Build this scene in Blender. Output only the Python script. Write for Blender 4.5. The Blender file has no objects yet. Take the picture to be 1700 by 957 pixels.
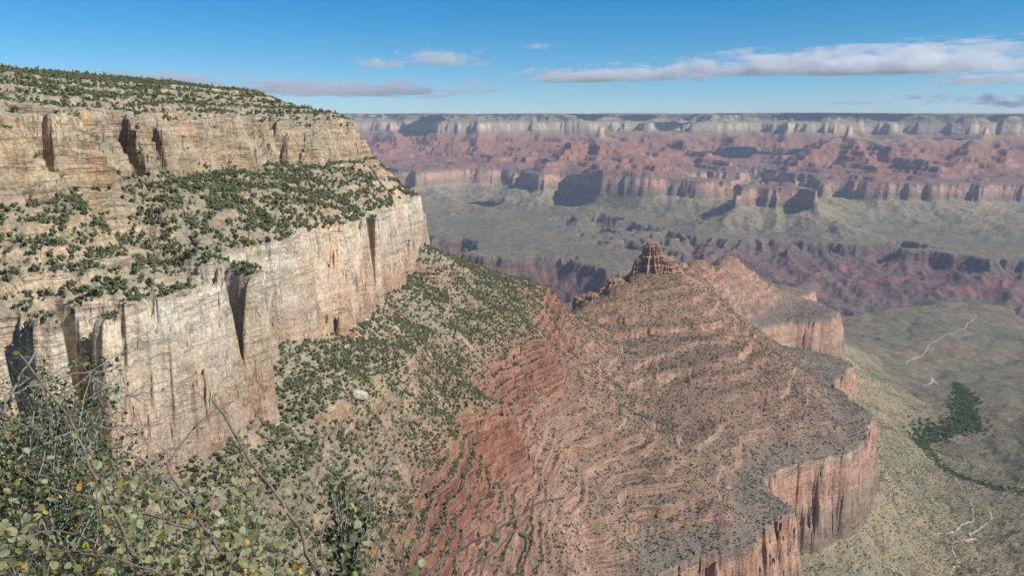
import bpy, math, random
import numpy as np
rad = math.radians
D = bpy.data
SC = bpy.context.scene
COL = SC.collection

# ------------------------------------------------------------------ camera
F = 1334.0                      # focal length in pixels of the 1700 px wide photograph
PITCH = math.atan((478.5 - 215.0) / F)
cam = D.cameras.new('camera'); cam.sensor_width = 36.0; cam.lens = 36.0 * F / 1700.0
cam.clip_start = 0.1; cam.clip_end = 200000.0
co = D.objects.new('camera', cam); COL.objects.link(co)
co.location = (0, 0, 0); co.rotation_euler = (math.pi / 2 - PITCH, 0, 0)
SC.camera = co

# ------------------------------------------------------------------ sky, sun, exposure
SUN_EL, SUN_AZ = 40.0, 112.0     # azimuth clockwise from +Y (the view direction)
w = D.worlds.new('World'); SC.world = w; w.use_nodes = True
nt = w.node_tree; nt.nodes.clear()
sky = nt.nodes.new('ShaderNodeTexSky'); sky.sky_type = 'NISHITA'; sky.sun_disc = False
sky.sun_elevation = rad(SUN_EL); sky.sun_rotation = rad(SUN_AZ)
sky.altitude = 2100; sky.air_density = 1.0; sky.dust_density = 0.0; sky.ozone_density = 6.0
bg = nt.nodes.new('ShaderNodeBackground'); bg.inputs[1].default_value = 0.09
wo = nt.nodes.new('ShaderNodeOutputWorld')
hs = nt.nodes.new('ShaderNodeHueSaturation'); hs.inputs['Saturation'].default_value = 1.36; hs.inputs['Hue'].default_value = .492
nt.links.new(sky.outputs[0], hs.inputs['Color']); nt.links.new(hs.outputs[0], bg.inputs[0]); nt.links.new(bg.outputs[0], wo.inputs[0])
sl = D.lights.new('sun', 'SUN'); sl.energy = 4.5; sl.angle = rad(0.53); sl.color = (1.0, 0.97, 0.91)
so = D.objects.new('sun', sl); COL.objects.link(so)
sdir = (math.sin(rad(SUN_AZ)) * math.cos(rad(SUN_EL)), math.cos(rad(SUN_AZ)) * math.cos(rad(SUN_EL)), math.sin(rad(SUN_EL)))
from mathutils import Vector, Matrix
so.rotation_euler = Vector(sdir).to_track_quat('Z', 'Y').to_euler()
SC.view_settings.view_transform = 'Standard'; SC.view_settings.look = 'None'
SC.view_settings.exposure = 0.27; SC.view_settings.gamma = 1.0
SC.render.engine = 'CYCLES'
SC.cycles.max_bounces = 12; SC.cycles.diffuse_bounces = 2; SC.cycles.glossy_bounces = 1
SC.cycles.transmission_bounces = 2; SC.cycles.volume_bounces = 9; SC.cycles.transparent_max_bounces = 6
SC.cycles.use_denoising = True

# ------------------------------------------------------------------ helpers
SP, CP = math.sin(PITCH), math.cos(PITCH)
def ray(px, py):
    """direction of a photograph pixel: azimuth, slope (height per horizontal metre)"""
    a = (px - 850.0) / F; b = (478.5 - py) / F
    x, y, z = a, CP + b * SP, -SP + b * CP
    h = math.hypot(x, y)
    return math.atan2(x, y), z / h

_rng = np.random.default_rng(5)
_PERM = _rng.permutation(4096)
_GA = _rng.uniform(0, 2 * np.pi, 4096); _GX, _GY = np.cos(_GA), np.sin(_GA)
_G3 = _rng.normal(size=(4096, 3)); _G3 /= np.linalg.norm(_G3, axis=1)[:, None]
def _h(ix, iy): return _PERM[(_PERM[ix & 4095] + iy) & 4095]
def pn2(x, y):
    fx, fy = np.floor(x), np.floor(y); ix, iy = fx.astype(np.int64), fy.astype(np.int64)
    x = x - fx; y = y - fy
    u = x * x * x * (x * (x * 6 - 15) + 10); v = y * y * y * (y * (y * 6 - 15) + 10)
    def g(i, j, a, b):
        k = _h(ix + i, iy + j); return _GX[k] * a + _GY[k] * b
    n00 = g(0, 0, x, y); n10 = g(1, 0, x - 1, y); n01 = g(0, 1, x, y - 1); n11 = g(1, 1, x - 1, y - 1)
    return 1.5 * ((n00 + u * (n10 - n00)) * (1 - v) + (n01 + u * (n11 - n01)) * v)
def fbm2(x, y, wl, octv=4, gain=0.5, ox=0.0):
    s = 0; a = 1.0; f = 1.0 / wl
    for o in range(octv):
        s = s + a * pn2(x * f + ox + 17.3 * o, y * f - ox + 9.1 * o); a *= gain; f *= 2.03
    return s
def ridged2(x, y, wl, octv=3, gain=0.5, ox=0.0):
    s = 0; a = 1.0; f = 1.0 / wl
    for o in range(octv):
        s = s + a * (1 - 2.2 * np.abs(pn2(x * f + ox + 7.7 * o, y * f + ox * .7 + 3.1 * o))); a *= gain; f *= 2.03
    return s - 0.55
def sstep(a, b, x):
    t = np.clip((x - a) / (b - a), 0, 1); return t * t * (3 - 2 * t)

# ------------------------------------------------------------------ rock layers: height as a function of horizontal run
LAY = [  # top height, bottom height, slope in degrees
    (72, 52, 12), (52, 12, 25), (12, -42, 57), (-42, -105, 27), (-105, -212, 79), (-212, -318, 29), (-318, -372, 44),
    (-372, -600, 33), (-600, -622, 14), (-622, -785, 78), (-785, -960, 26), (-960, -988, 5), (-988, -1050, 72), (-1050, -1400, 38)]
_P = [0.0]; _Z = [72.0]
for a, b, s in LAY:
    _P.append(_P[-1] - (a - b) / math.tan(rad(s))); _Z.append(float(b))
KP = np.array([560.0, 80.0] + _P + [_P[-1] - 400]); KZ = np.array([150.0, 78.0] + _Z + [-1440.0])
KPr, KZr = KP[::-1].copy(), KZ[::-1].copy()
def P_of(z): return np.interp(z, KZr, KPr)
def Z_of(p): return np.interp(p, KPr, KZr)
def tilt(x, y): return 0.02 * np.maximum(0, y - 4000.0) + 50 * np.exp(-((x - 930) ** 2 + (y - 8300) ** 2) / 800.0 ** 2)

# ------------------------------------------------------------------ the lie of the land: contour lines at known heights
CON = []   # azimuth, range, P
def C(z, pts, north=False):
    """points of the photograph lying on the contour z (stratum height)"""
    for px, py in _dense(pts):
        az, s = ray(px, py)
        zz = z; R = abs(zz / s)
        for _ in range(12):
            zz = z + float(tilt(R * math.sin(az), R * math.cos(az))); R = zz / s if zz / s > 0 else R
        CON.append((az, math.log(R), float(P_of(z))))
def _dense(pts, step=45):
    out = [pts[0]]
    for a, b in zip(pts, pts[1:]):
        n = max(1, int(math.hypot(*(b[i] - a[i] for i in range(len(a))) ) / step)) if len(a) == 2 else 1
        for k in range(1, n + 1):
            out.append(tuple(a[i] + (b[i] - a[i]) * k / n for i in range(len(a))))
    return out
def Q(pts):
    """points of the photograph with their distance"""
    for px, py, R in pts:
        az, s = ray(px, py)
        CON.append((az, math.log(R), float(P_of(s * R - tilt(R * math.sin(az), R * math.cos(az))))))
def H(pts):
    """hidden ground: column, distance, height of the stratum"""
    for px, R, z in pts:
        az, _ = ray(px, 300)
        CON.append((az, math.log(R), float(P_of(z))))

def cliff(z, pts, zb, off, more=()):
    """a cliff edge traced at stratum height z, its foot set off metres outwards (to the right of the line as walked)"""
    C(z, pts); e = CON[-len(_dense(pts)):]
    xy = [(math.exp(v) * math.sin(a), math.exp(v) * math.cos(a)) for a, v, _ in e]
    for i in range(len(xy)):
        a, b = xy[max(0, i - 1)], xy[min(len(xy) - 1, i + 1)]
        tx, ty = b[0] - a[0], b[1] - a[1]; L = math.hypot(tx, ty)
        x, y = xy[i][0] + ty / L * off, xy[i][1] - tx / L * off
        CON.append((math.atan2(x, y), math.log(math.hypot(x, y)), float(P_of(zb))))
# left promontory
Q([(-120, 125, 850), (0, 137, 860), (100, 145, 930), (200, 159, 1000), (300, 167, 1060), (400, 167, 1150), (450, 175, 1200), (500, 185, 1240), (545, 195, 1265), (580, 210, 1285)])
H([(-120, 1100, 70), (0, 1150, 70), (150, 1250, 70), (300, 1350, 66), (400, 1400, 55), (480, 1450, 30), (560, 1420, -20), (610, 1450, -80), (640, 1480, -150), (690, 1450, -222), (600, 1650, -200), (500, 1700, -160), (400, 1750, -60), (250, 1700, 40), (100, 1700, 70), (-100, 1700, 70),
   (600, 1900, -290), (500, 2050, -300), (400, 2100, -220), (250, 2200, -80), (100, 2300, 0), (-100, 2300, 40)])
Q([(-120, 195, 604), (0, 198, 621), (60, 201, 648), (130, 204, 707), (200, 205, 777), (260, 205, 853), (330, 199, 918), (390, 187, 972), (450, 205, 1069), (520, 212, 1112), (575, 216, 1160), (597, 225, 1215)])
Q([(-120, 292, 583), (0, 292, 601), (60, 294, 628), (130, 284, 691), (200, 280, 756), (260, 272, 820), (330, 274, 891), (400, 290, 939), (450, 270, 1042), (520, 254, 1086), (575, 250, 1135), (604, 250, 1190)])
Q([(622, 268, 1235), (650, 292, 1262), (682, 316, 1285)])
cliff(-105, [(-150, 620), (0, 572), (60, 546), (130, 522), (200, 508), (260, 492), (335, 464), (347, 440), (400, 422), (470, 404), (540, 388), (600, 362), (648, 342), (680, 327)], -218, 30)
H([(694, 1320, -160), (698, 1400, -260)])
Q([(655, 450, 1200), (690, 412, 1262)])
# slope under the pale cliff and the crest running down to the saddle
Q([(703, 407, 1280), (760, 431, 1400), (830, 457, 1550), (880, 468, 1650), (905, 494, 1710), (940, 518, 1760), (962, 527, 1800)])
H([(760, 1560, -330), (830, 1720, -380), (900, 1900, -460), (960, 2050, -560), (700, 1650, -330), (700, 1900, -420), (650, 2200, -480), (560, 2400, -440), (400, 2600, -420), (200, 2800, -300), (-50, 2900, -200)])
Q([(426, 651, 690), (585, 762, 655), (500, 650, 770), (600, 640, 830), (650, 560, 990), (720, 520, 1150), (760, 560, 1075), (520, 720, 670)])
C(-226, [(-120, 900), (100, 915), (250, 900)])
C(-245, [(400, 900)])
C(-275, [(540, 900)])
H([(-100, 300, -222), (200, 300, -226), (450, 300, -235), (700, 300, -260), (1000, 300, -290), (1300, 300, -290), (1700, 300, -290), (-100, 140, -214), (400, 140, -214), (900, 140, -216), (1500, 140, -220), (2000, 200, -200),
   (1000, 500, -395), (1300, 550, -450), (1700, 600, -480), (1900, 400, -350)])
# red ledge band
C(-320, [(886, 473), (893, 510), (905, 556), (860, 585), (800, 602), (768, 640), (800, 668), (857, 664), (800, 690), (740, 702), (670, 722), (640, 745), (612, 800), (602, 870), (595, 950)])
C(-372, [(905, 622), (860, 640), (858, 725), (790, 790), (702, 822), (697, 880), (680, 950)])
# gullies and spurs of the red slope
Q([(1000, 565, 1740), (1045, 655, 1510), (1103, 700, 1440), (1180, 745, 1395)])
Q([(920, 600, 1330), (1000, 700, 1235), (1100, 780, 1215), (1215, 846, 1205)])
Q([(864, 700, 1050), (950, 760, 1150), (1045, 831, 1170)])
Q([(780, 830, 825), (860, 880, 870), (950, 950, 920), (800, 940, 745), (900, 800, 965), (1000, 880, 1010), (1070, 930, 1020)])
# butte beyond the saddle
Q([(968, 500, 1960), (975, 520, 1900), (1000, 476, 2040), (1045, 462, 2110), (1062, 470, 2100), (1062, 440, 2190), (1110, 440, 2200), (1130, 430, 2400), (1160, 420, 2620), (1210, 413, 2850), (1248, 440, 2910), (1270, 466, 2980), (1305, 476, 3040), (1330, 482, 3080)])
H([(1000, 2250, -520), (1060, 2400, -560), (1130, 2850, -600), (1210, 3250, -610), (1260, 3400, -618), (950, 2200, -620), (1000, 2500, -800), (1100, 2900, -820), (1200, 3500, -840), (1300, 3700, -880)])
Q([(1000, 540, 1850), (1100, 540, 1900), (1180, 520, 2000), (1250, 505, 2700), (1150, 600, 1700), (1250, 600, 1800), (1330, 610, 1880), (1200, 680, 1550), (1300, 690, 1600), (1380, 700, 1650), (1230, 740, 1450), (1230, 540, 2350)])
# red cliff top and foot
cliff(-620, [(1303, 846)][:0] + [(1000, 985), (1080, 955), (1165, 914), (1230, 888), (1290, 856), (1303, 846)], -785, 42)
cliff(-620, [(1262, 804), (1248, 792), (1307, 772), (1385, 755), (1425, 715), (1438, 684)], -785, 42)
C(-620, [(1400, 655), (1370, 642), (1388, 617), (1414, 611)])
C(-620, [(1395, 592), (1330, 585), (1290, 574), (1252, 550)])
C(-620, [(1256, 540), (1285, 526), (1328, 519), (1331, 495), (1344, 479), (1362, 502), (1377, 530)])
H([(1310, 2500, -760), (1350, 2560, -820), (1385, 2480, -840)])
H([(1345, 3250, -700), (1330, 3400, -800)])
# aprons, creek and plateau
C(-880, [(1500, 957), (1520, 880), (1530, 800), (1500, 730), (1480, 670), (1450, 620), (1420, 590)])
C(-985, [(1590, 640), (1630, 612)])
C(-900, [(1575, 957)])
C(-925, [(1600, 880)])
C(-940, [(1625, 815), (1700, 812)])
C(-962, [(1540, 735), (1580, 690)])
C(-950, [(1560, 790), (1520, 700), (1480, 630), (1440, 590), (1405, 566)])
C(-930, [(1750, 700), (1800, 760)])
C(-905, [(1700, 900), (1800, 950)])
C(-955, [(1700, 640)])
C(-980, [(1387, 549), (1450, 537), (1500, 530), (1560, 525), (1640, 520), (1662, 530), (1690, 570), (1650, 590), (1560, 590), (1480, 570), (1760, 590), (1900, 610), (1800, 640)])
C(-1045, [(1386, 540), (1450, 530), (1500, 523), (1560, 518), (1640, 513), (1672, 526), (1700, 556)])
H([(1300, 4600, -1100), (1400, 4900, -1350), (1500, 5300, -1395), (1700, 5400, -1395), (1900, 5400, -1395), (1200, 5000, -1395), (1100, 5100, -1395), (950, 5250, -1395), (850, 5600, -1395), (700, 6300, -1395), (500, 6600, -1395), (200, 6900, -1395), (-100, 7000, -1395)])
C(-985, [(880, 512), (930, 507), (975, 503), (1010, 500)])
H([(1100, 3900, -985), (1200, 4200, -985), (1050, 4500, -985), (1100, 4700, -1050), (900, 3600, -975), (750, 4000, -985), (600, 4500, -985), (400, 4800, -985), (100, 5000, -985), (850, 3000, -880), (950, 3000, -900), (700, 2900, -850), (500, 3200, -850), (200, 3600, -850), (-100, 3800, -850)])
# far side of the inner gorge
C(-988, [(735, 392), (792, 408), (765, 425), (807, 424), (836, 424), (860, 424), (909, 421), (946, 410), (962, 428), (985, 441), (1037, 454), (1090, 440)])
CY = 7
C(-1000, [(a_, b_ - CY * (a_ > 1100)) for a_, b_ in [(898, 348), (940, 350), (1000, 354), (1092, 374), (1140, 386), (1198, 402), (1280, 404), (1370, 398), (1440, 396), (1500, 408), (1560, 424), (1620, 436), (1700, 432), (1800, 430)]])
C(-975, [(720, 378), (800, 375), (870, 368)])
for seg in ([(560, 284), (640, 282), (700, 281), (780, 280), (860, 278)], [(893, 289), (960, 291), (1050, 294), (1140, 294)], [(1178, 280), (1228, 276)],
            [(1240, 287), (1310, 288)], [(1335, 280), (1400, 291), (1457, 299), (1500, 300)], [(1535, 286), (1600, 292), (1700, 300), (1800, 300)]):
    cliff(-622, seg, -785, 75)
# buttes of the far side
Q([(1258, 306, 8400), (1285, 305, 8450), (1305, 307, 8450), (1240, 340, 8150), (1300, 345, 8100), (1330, 340, 8150), (1210, 365, 7950), (1290, 370, 7900), (1370, 365, 8000), (1190, 380, 7850), (1400, 372, 7950)])
H([(1280, 8800, -800), (1280, 9100, -830)])
Q([(975, 228, 11500), (1000, 226, 11500), (960, 245, 11300), (1030, 245, 11300), (930, 262, 11000), (1060, 264, 10900), (1000, 260, 10800), (1130, 270, 11000), (900, 275, 10800)])
Q([(1392, 220, 12300), (1418, 221, 12300), (1375, 236, 12200), (1440, 238, 12100), (1350, 250, 12000), (1470, 262, 11500), (1400, 262, 11800), (1320, 265, 12000), (1500, 270, 11500)])
def K(R, pts): Q([(px, py, R) for px, py in _dense(pts, 70)])
K(13800, [(580, 244), (660, 242), (760, 240), (850, 238), (900, 240), (1070, 240), (1200, 240), (1300, 238), (1500, 238), (1600, 236), (1700, 234), (1800, 234)])
K(14500, [(580, 222), (660, 214), (700, 212), (760, 212), (850, 210), (900, 207), (1000, 206), (1100, 206), (1200, 205), (1300, 204), (1400, 204), (1500, 204), (1600, 205), (1700, 207), (1800, 207)])
K(15000, [(580, 204), (650, 200), (700, 202), (745, 196), (820, 196), (840, 199), (950, 198), (1100, 195), (1200, 194), (1300, 193), (1450, 193), (1600, 194), (1700, 196), (1800, 196)])
H([(px, R, z) for px in (-150, 50, 250, 450) for R, z in ((8500, -960), (9800, -780), (11000, -600), (13500, -232), (14500, -105), (15500, 40))])
K(16300, [(-150, 192), (300, 194), (560, 199), (650, 197), (738, 196), (746, 193), (830, 193), (842, 195), (950, 192), (1100, 190), (1300, 187), (1500, 188), (1600, 190), (1700, 192), (1950, 192)])
H([(px, 19000, 60) for px in range(-150, 2000, 150)])
H([(2000, 900, -600), (2100, 1500, -850), (2200, 2500, -930), (2200, 4200, -985), (2100, 7500, -960), (2200, 9500, -780)])

con = np.array(CON)
def rbf_fit(pts, lam=0.002):
    n = len(pts); X = pts[:, :2]
    d = np.hypot(X[:, None, 0] - X[None, :, 0], X[:, None, 1] - X[None, :, 1])
    A = np.zeros((n + 3, n + 3)); A[:n, :n] = -d; A[:n, :n] += lam * -1 * np.eye(n) * -1
    A[:n, n] = 1; A[:n, n + 1:] = X; A[n, :n] = 1; A[n + 1:, :n] = X.T
    b = np.zeros(n + 3); b[:n] = pts[:, 2]
    return np.linalg.solve(A, b)
U0, U1, V0, V1 = -0.74, 0.74, math.log(118.0), math.log(19500.0)
def build_P():
    wts = rbf_fit(con); n = len(con)
    gu = np.linspace(U0, U1, 371); gv = np.linspace(V0, V1, 1277)
    G = np.zeros((len(gv), len(gu)))
    for i in range(0, len(gv), 40):
        vv, uu = np.meshgrid(gv[i:i + 40], gu, indexing='ij')
        d = np.hypot(uu[..., None] - con[:, 0], vv[..., None] - con[:, 1])
        G[i:i + 40] = -(d @ wts[:n]) + wts[n] + wts[n + 1] * uu + wts[n + 2] * vv
    k = np.array([1, 4, 6, 4, 1.]) / 16
    for _ in range(2):
        Gp = np.pad(G, 2, mode='edge')
        G = sum(k[j] * Gp[:, j:j + G.shape[1]] for j in range(5))
        G = sum(k[j] * G[j:j + G.shape[0] - 4] for j in range(5))
    return gu, gv, G
GU, GV, GP = build_P()
def P_at(u, v):
    a = np.clip((u - U0) / (U1 - U0) * (len(GU) - 1), 0, len(GU) - 1.001); b = np.clip((v - V0) / (V1 - V0) * (len(GV) - 1), 0, len(GV) - 1.001)
    i, j = a.astype(int), b.astype(int); a, b = a - i, b - j
    a = a * a * (3 - 2 * a) * .3 + a * .7
    return (GP[j, i] * (1 - a) + GP[j, i + 1] * a) * (1 - b) + (GP[j + 1, i] * (1 - a) + GP[j + 1, i + 1] * a) * b

# clefts cut into the cliffs: pixel on the cliff edge, distance, half width (m), length back (m), direction (deg, from +Y clockwise), cut (m of run)
NOTCH = []
def notch(px, py, R, hw, ln, deg, cut):
    az, _ = ray(px, py); NOTCH.append((R * math.sin(az), R * math.cos(az), hw, ln, rad(deg), cut))
def notchc(px, py, z, hw, ln, deg, cut):
    az, sl_ = ray(px, py); R = z / sl_; NOTCH.append((R * math.sin(az), R * math.cos(az), hw, ln, rad(deg), cut))
def alcove(px, py, hw, ln, cut, fin, deg=132):
    """a shadowed recess in the white cliff with a buttress standing at its far side"""
    az, sl_ = ray(px, py); R = -105 / sl_; x, y = R * math.sin(az), R * math.cos(az); d = rad(deg); dx, dy = math.sin(d), math.cos(d)
    NOTCH.append((x, y, fin, ln * .8, d, -110.0))
    k = fin + hw + 1; NOTCH.append((x - .67 * k + dx * ln * .7, y - .74 * k + dy * ln * .7, hw, ln * 1.7, d + math.pi, cut))
alcove(350, 440, 30, 78, 62, 17, 126)
alcove(150, 515, 9, 34, 22, 7)
alcove(615, 358, 5, 22, 10, 5)
notchc(405, 420, -105, 4, 30, -40, 20)
notchc(192, 508, -105, 3, 22, -36, 6)
notchc(150, 515, -105, 12, 30, -70, 9)
notchc(612, 344, -105, 5, 30, -40, 9)
notchc(480, 380, -105, 4, 24, -40, 7)
notch(216, 250, 778, 9, 60, -38, 36)
notch(80, 250, 658, 11, 60, -42, 36)
notch(262, 250, 832, 4, 26, -42, 9)
notch(465, 240, 1050, 10, 50, -45, 14)

# free standing temples of the far side: peak and the arms that run down from it (column, row, distance)
TEMPLES = []
def temple(k, *arms):
    for arm in arms:
        pts = []
        for px, py, R in arm:
            az, sl_ = ray(px, py); x, y = R * math.sin(az), R * math.cos(az)
            pts.append((x, y, float(P_of(sl_ * R - tilt(x, y)))))
        for a, b in zip(pts, pts[1:]): TEMPLES.append((a, b, k))
temple(.85, [(968, 228, 10800), (990, 225, 10800), (1012, 228, 10800)], [(990, 227, 10800), (930, 256, 10200), (895, 280, 9500)], [(990, 227, 10800), (1050, 262, 10100), (1115, 284, 9500)], [(990, 227, 10800), (1000, 262, 10100), (985, 284, 9400)])
temple(1.0, [(1252, 306, 8150), (1308, 306, 8150)], [(1255, 308, 8150), (1225, 345, 7850), (1192, 378, 7600)], [(1300, 308, 8150), (1345, 350, 7850), (1392, 375, 7650)], [(1280, 308, 8150), (1290, 375, 7600)])
temple(.85, [(1392, 219, 11600), (1420, 221, 11600)], [(1400, 221, 11600), (1350, 250, 10900), (1325, 272, 10400)], [(1410, 221, 11600), (1440, 262, 10500), (1470, 296, 9500)], [(1415, 221, 11600), (1500, 258, 10700), (1560, 280, 10000)])
temple(.8, [(1125, 232, 12500), (1160, 250, 11500), (1210, 272, 10300)], [(1640, 226, 12500), (1600, 262, 11200), (1560, 284, 10300)])
temple(.8, [(746, 197, 13800), (826, 197, 13800)], [(790, 199, 13700), (800, 240, 12600), (820, 272, 11200)], [(650, 203, 14500), (660, 240, 13000)])

TAL = []
for pl, kk, far_ in (([(655, 452, 1212), (700, 404, 1266), (762, 429, 1400), (830, 455, 1550), (886, 467, 1655)], .60, 45),
                     ([(345, 695, 600), (372, 656, 652), (400, 600, 695), (450, 566, 760), (540, 550, 836), (590, 533, 930), (632, 504, 1070), (660, 450, 1205)], .50, 75)):
    q_ = []
    for px, py, R in pl:
        az, sl_ = ray(px, py); q_.append((R * math.sin(az), R * math.cos(az), sl_ * R))
    TAL += [(a, b, kk, far_) for a, b in zip(q_, q_[1:])]
def terrain(u, v):
    """height above the camera of the ground at azimuth u and log range v"""
    R = np.exp(v); x = R * np.sin(u); y = R * np.cos(u)
    P = P_at(u, v)
    far = sstep(4200, 8000, R); mid = sstep(1800, 3200, R)
    wx = 30 * fbm2(x, y, 260, 2, ox=3.3); wy = 30 * fbm2(x, y, 260, 2, ox=8.1)
    X, Y = x + wx, y + wy
    # erosion: gullies and buttresses cut the run
    n = 13 * ridged2(X, Y, 170, 2, ox=1.2) + 7.0 * ridged2(X, Y, 58, 3, ox=5.0) + 3.0 * ridged2(X, Y, 21, 3, .6, ox=9.0)
    ps = sstep(float(P_of(-380)) - 120, float(P_of(-380)), P) * (1 - sstep(float(P_of(-318)), float(P_of(-318)) + 40, P)) + (1 - sstep(float(P_of(-380)) - 60, float(P_of(-380)), P)) * sstep(float(P_of(-600)), float(P_of(-600)) + 60, P)
    n = n - np.clip(ps, 0, 1) * (4.0 * ridged2(X, Y, 58, 3, ox=5.0) + 2.6 * ridged2(X, Y, 21, 3, .6, ox=9.0))
    kz = sstep(float(P_of(-60)), float(P_of(-42)), P)
    n = n - kz * (5.5 * ridged2(X, Y, 58, 3, ox=5.0) + 6 * ridged2(X, Y, 170, 2, ox=1.2))
    n = n - np.clip(ps, 0, 1) * (11.5 * ridged2(X, Y, 170, 2, ox=1.2) - 3 * fbm2(x, y, 90, 2, ox=14.))
    blk = np.round(1.7 * fbm2(x, y, 30, 2, ox=71.)) * 2.6 + np.round(1.7 * pn2(x / 13 + 3, y / 13)) * 1.3
    n = n + blk * np.maximum(1.0 * sstep(float(P_of(-240)), float(P_of(-212)), P) * (1 - kz), 0 * P)
    n = n + blk * np.maximum(np.clip(ps, 0, 1) * sstep(float(P_of(-385)), float(P_of(-372)), P), kz)
    rw = sstep(float(P_of(-785)) - 30, float(P_of(-785)), P) * (1 - sstep(float(P_of(-622)), float(P_of(-622)) + 40, P))
    n = n - rw * (3.5 * ridged2(X, Y, 58, 3, ox=5.0) + 1.8 * ridged2(X, Y, 21, 3, .6, ox=9.0))
    n = n + rw * (blk * 1.5 + 5 * fbm2(x, y, 34, 3, ox=83.))
    P = P + n * (1 - mid * .5)
    n2 = 45 * ridged2(X, Y, 520, 3, ox=4.4)
    P = P + n2 * mid * (1 - .6 * far) * (1 - .6 * np.clip(ps, 0, 1))
    wfx = 220 * fbm2(x, y, 1400, 3, ox=2.3); wfy = 220 * fbm2(x, y, 1400, 3, ox=7.9)
    n3 = 200 * ridged2(x + wfx * 1.4, y + wfy * 1.4, 2300, 4, .50, ox=6.2) + 20 * ridged2(x + wfx, y + wfy, 330, 3, .6, ox=2.2)
    tmp = 1 - .85 * np.maximum(np.exp(-((x - 1330) ** 2 + (y - 11300) ** 2) / 700.0 ** 2), np.maximum(np.exp(-((x - 4750) ** 2 + (y - 11000) ** 2) / 800.0 ** 2), np.exp(-((x - 2600) ** 2 + (y - 7900) ** 2) / 600.0 ** 2)))
    fm = np.where(R > 7000)[0]
    if len(fm):
        xf = x[fm] + wfx[fm] * .45; yf = y[fm] + wfy[fm] * .45; tp = np.full(len(fm), -9e9)
        for (ax, ay, ap), (bx_, by_, bp_), kk in TEMPLES:
            ex, ey = bx_ - ax, by_ - ay; tt = np.clip(((xf - ax) * ex + (yf - ay) * ey) / (ex * ex + ey * ey), 0, 1)
            dd = np.hypot(xf - ax - tt * ex, yf - ay - tt * ey); tp = np.maximum(tp, ap + (bp_ - ap) * tt - kk * dd)
        tp = tp + 60 * ridged2(xf, yf, 420, 3, .55, ox=16.2)
        base = P[fm] + (tmp * n3 * (0.10 + 0.9 * sstep(float(P_of(-950)), float(P_of(-800)), P)) * (1 - .85 * sstep(-260, -30, P)))[fm] * far[fm]
        P = P + tmp * n3 * far * (0.10 + 0.9 * sstep(float(P_of(-950)), float(P_of(-800)), P)) * (1 - .85 * sstep(-260, -30, P))
        P[fm] = np.maximum(base, tp)
    P = P + 85 * ridged2(x + wfx * .25, y + wfy * .25, 640, 4, .55, ox=53.) * far * (1 - sstep(float(P_of(-1055)), float(P_of(-1000)) + 30, P))
    for nx, ny, hw, ln, dg, cut in NOTCH:
        m = np.abs(x - nx) + np.abs(y - ny) < 4 * (hw + ln)
        if not m.any(): continue
        dx, dy = x[m] - nx, y[m] - ny
        a = dx * math.sin(dg) + dy * math.cos(dg); b = dx * math.cos(dg) - dy * math.sin(dg)
        b = b + 2.5 * pn2(a / 9, b * 0 + nx)
        if cut < 0:      # a buttress standing out from the wall, no higher than the cliff top
            b = b + 2.5 * pn2(x[m] / 17, y[m] / 17)
            P[m] = np.maximum(P[m], np.minimum(P[m] - cut * np.exp(-(b / hw) ** 6) * sstep(-25, -5, a) * (1 - sstep(ln * .7, ln, a)), float(P_of(-107)))); continue
        P[m] = P[m] - cut * np.exp(-(b / hw) ** 4) * sstep(-16, 0, a) * (1 - sstep(ln * .75, ln, a))
    sz = Z_of(P)
    # rubble banked against the foot of the nose and along the crest below it
    m = (R > 520) & (R < 1900) & (sz < -100)
    tz_ = np.full(m.sum(), -9e9); xm, ym = x[m] + 5 * fbm2(x[m], y[m], 40, 2, ox=91.), y[m]
    for a, b, kk, far_ in TAL:
        ex, ey = b[0] - a[0], b[1] - a[1]; tt = np.clip(((xm - a[0]) * ex + (ym - a[1]) * ey) / (ex * ex + ey * ey), 0, 1)
        dd = np.hypot(xm - a[0] - tt * ex, ym - a[1] - tt * ey); tz_ = np.maximum(tz_, a[2] + (b[2] - a[2]) * tt - kk * dd - .9 * np.maximum(0, dd - far_))
    sz[m] = np.maximum(sz[m], tz_)
    # ledges: small steps in the bedded rocks
    lat = fbm2(x, y, 160, 3, ox=11.0)
    def stair(z, h, amp, sharp=.22):
        t = z / h; f = t - np.floor(t)
        return amp * h * (sstep(.5 - sharp, .5 + sharp, f) - f)
    kb = sstep(-60, -42, sz) * (1 - .15 * sstep(10, 16, sz)) * (1 - sstep(50, 66, sz)); tor = sstep(-108, -100, sz) * (1 - sstep(-50, -42, sz))
    sup = sstep(-600, -585, sz) * (1 - sstep(-335, -318, sz))
    nearf = 1 - sstep(2500, 4000, R)
    stp = stair(sz + 5 * lat, 9.5, .85) * kb * nearf + stair(sz + 14 * lat, 17, .30) * tor * nearf
    pat = sstep(-.08, .30, fbm2(x, y, 95, 3, ox=21.))
    esp = sstep(-385, -370, sz)
    stp = stp + (stair(sz + 1.8 * lat, 13, 1.0, .09) + stair(sz + 3 * lat, 4.7, .5, .15) * (1 - mid)) * esp * sup
    stp = stp + (stair(sz + 2.5 * lat, 8.5, .5, .13) + stair(sz + 1.5 * lat, 22, .42, .09)) * sstep(-470, -440, sz) * (1 - esp) * (1 - sstep(900, 1250, R))
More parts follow.
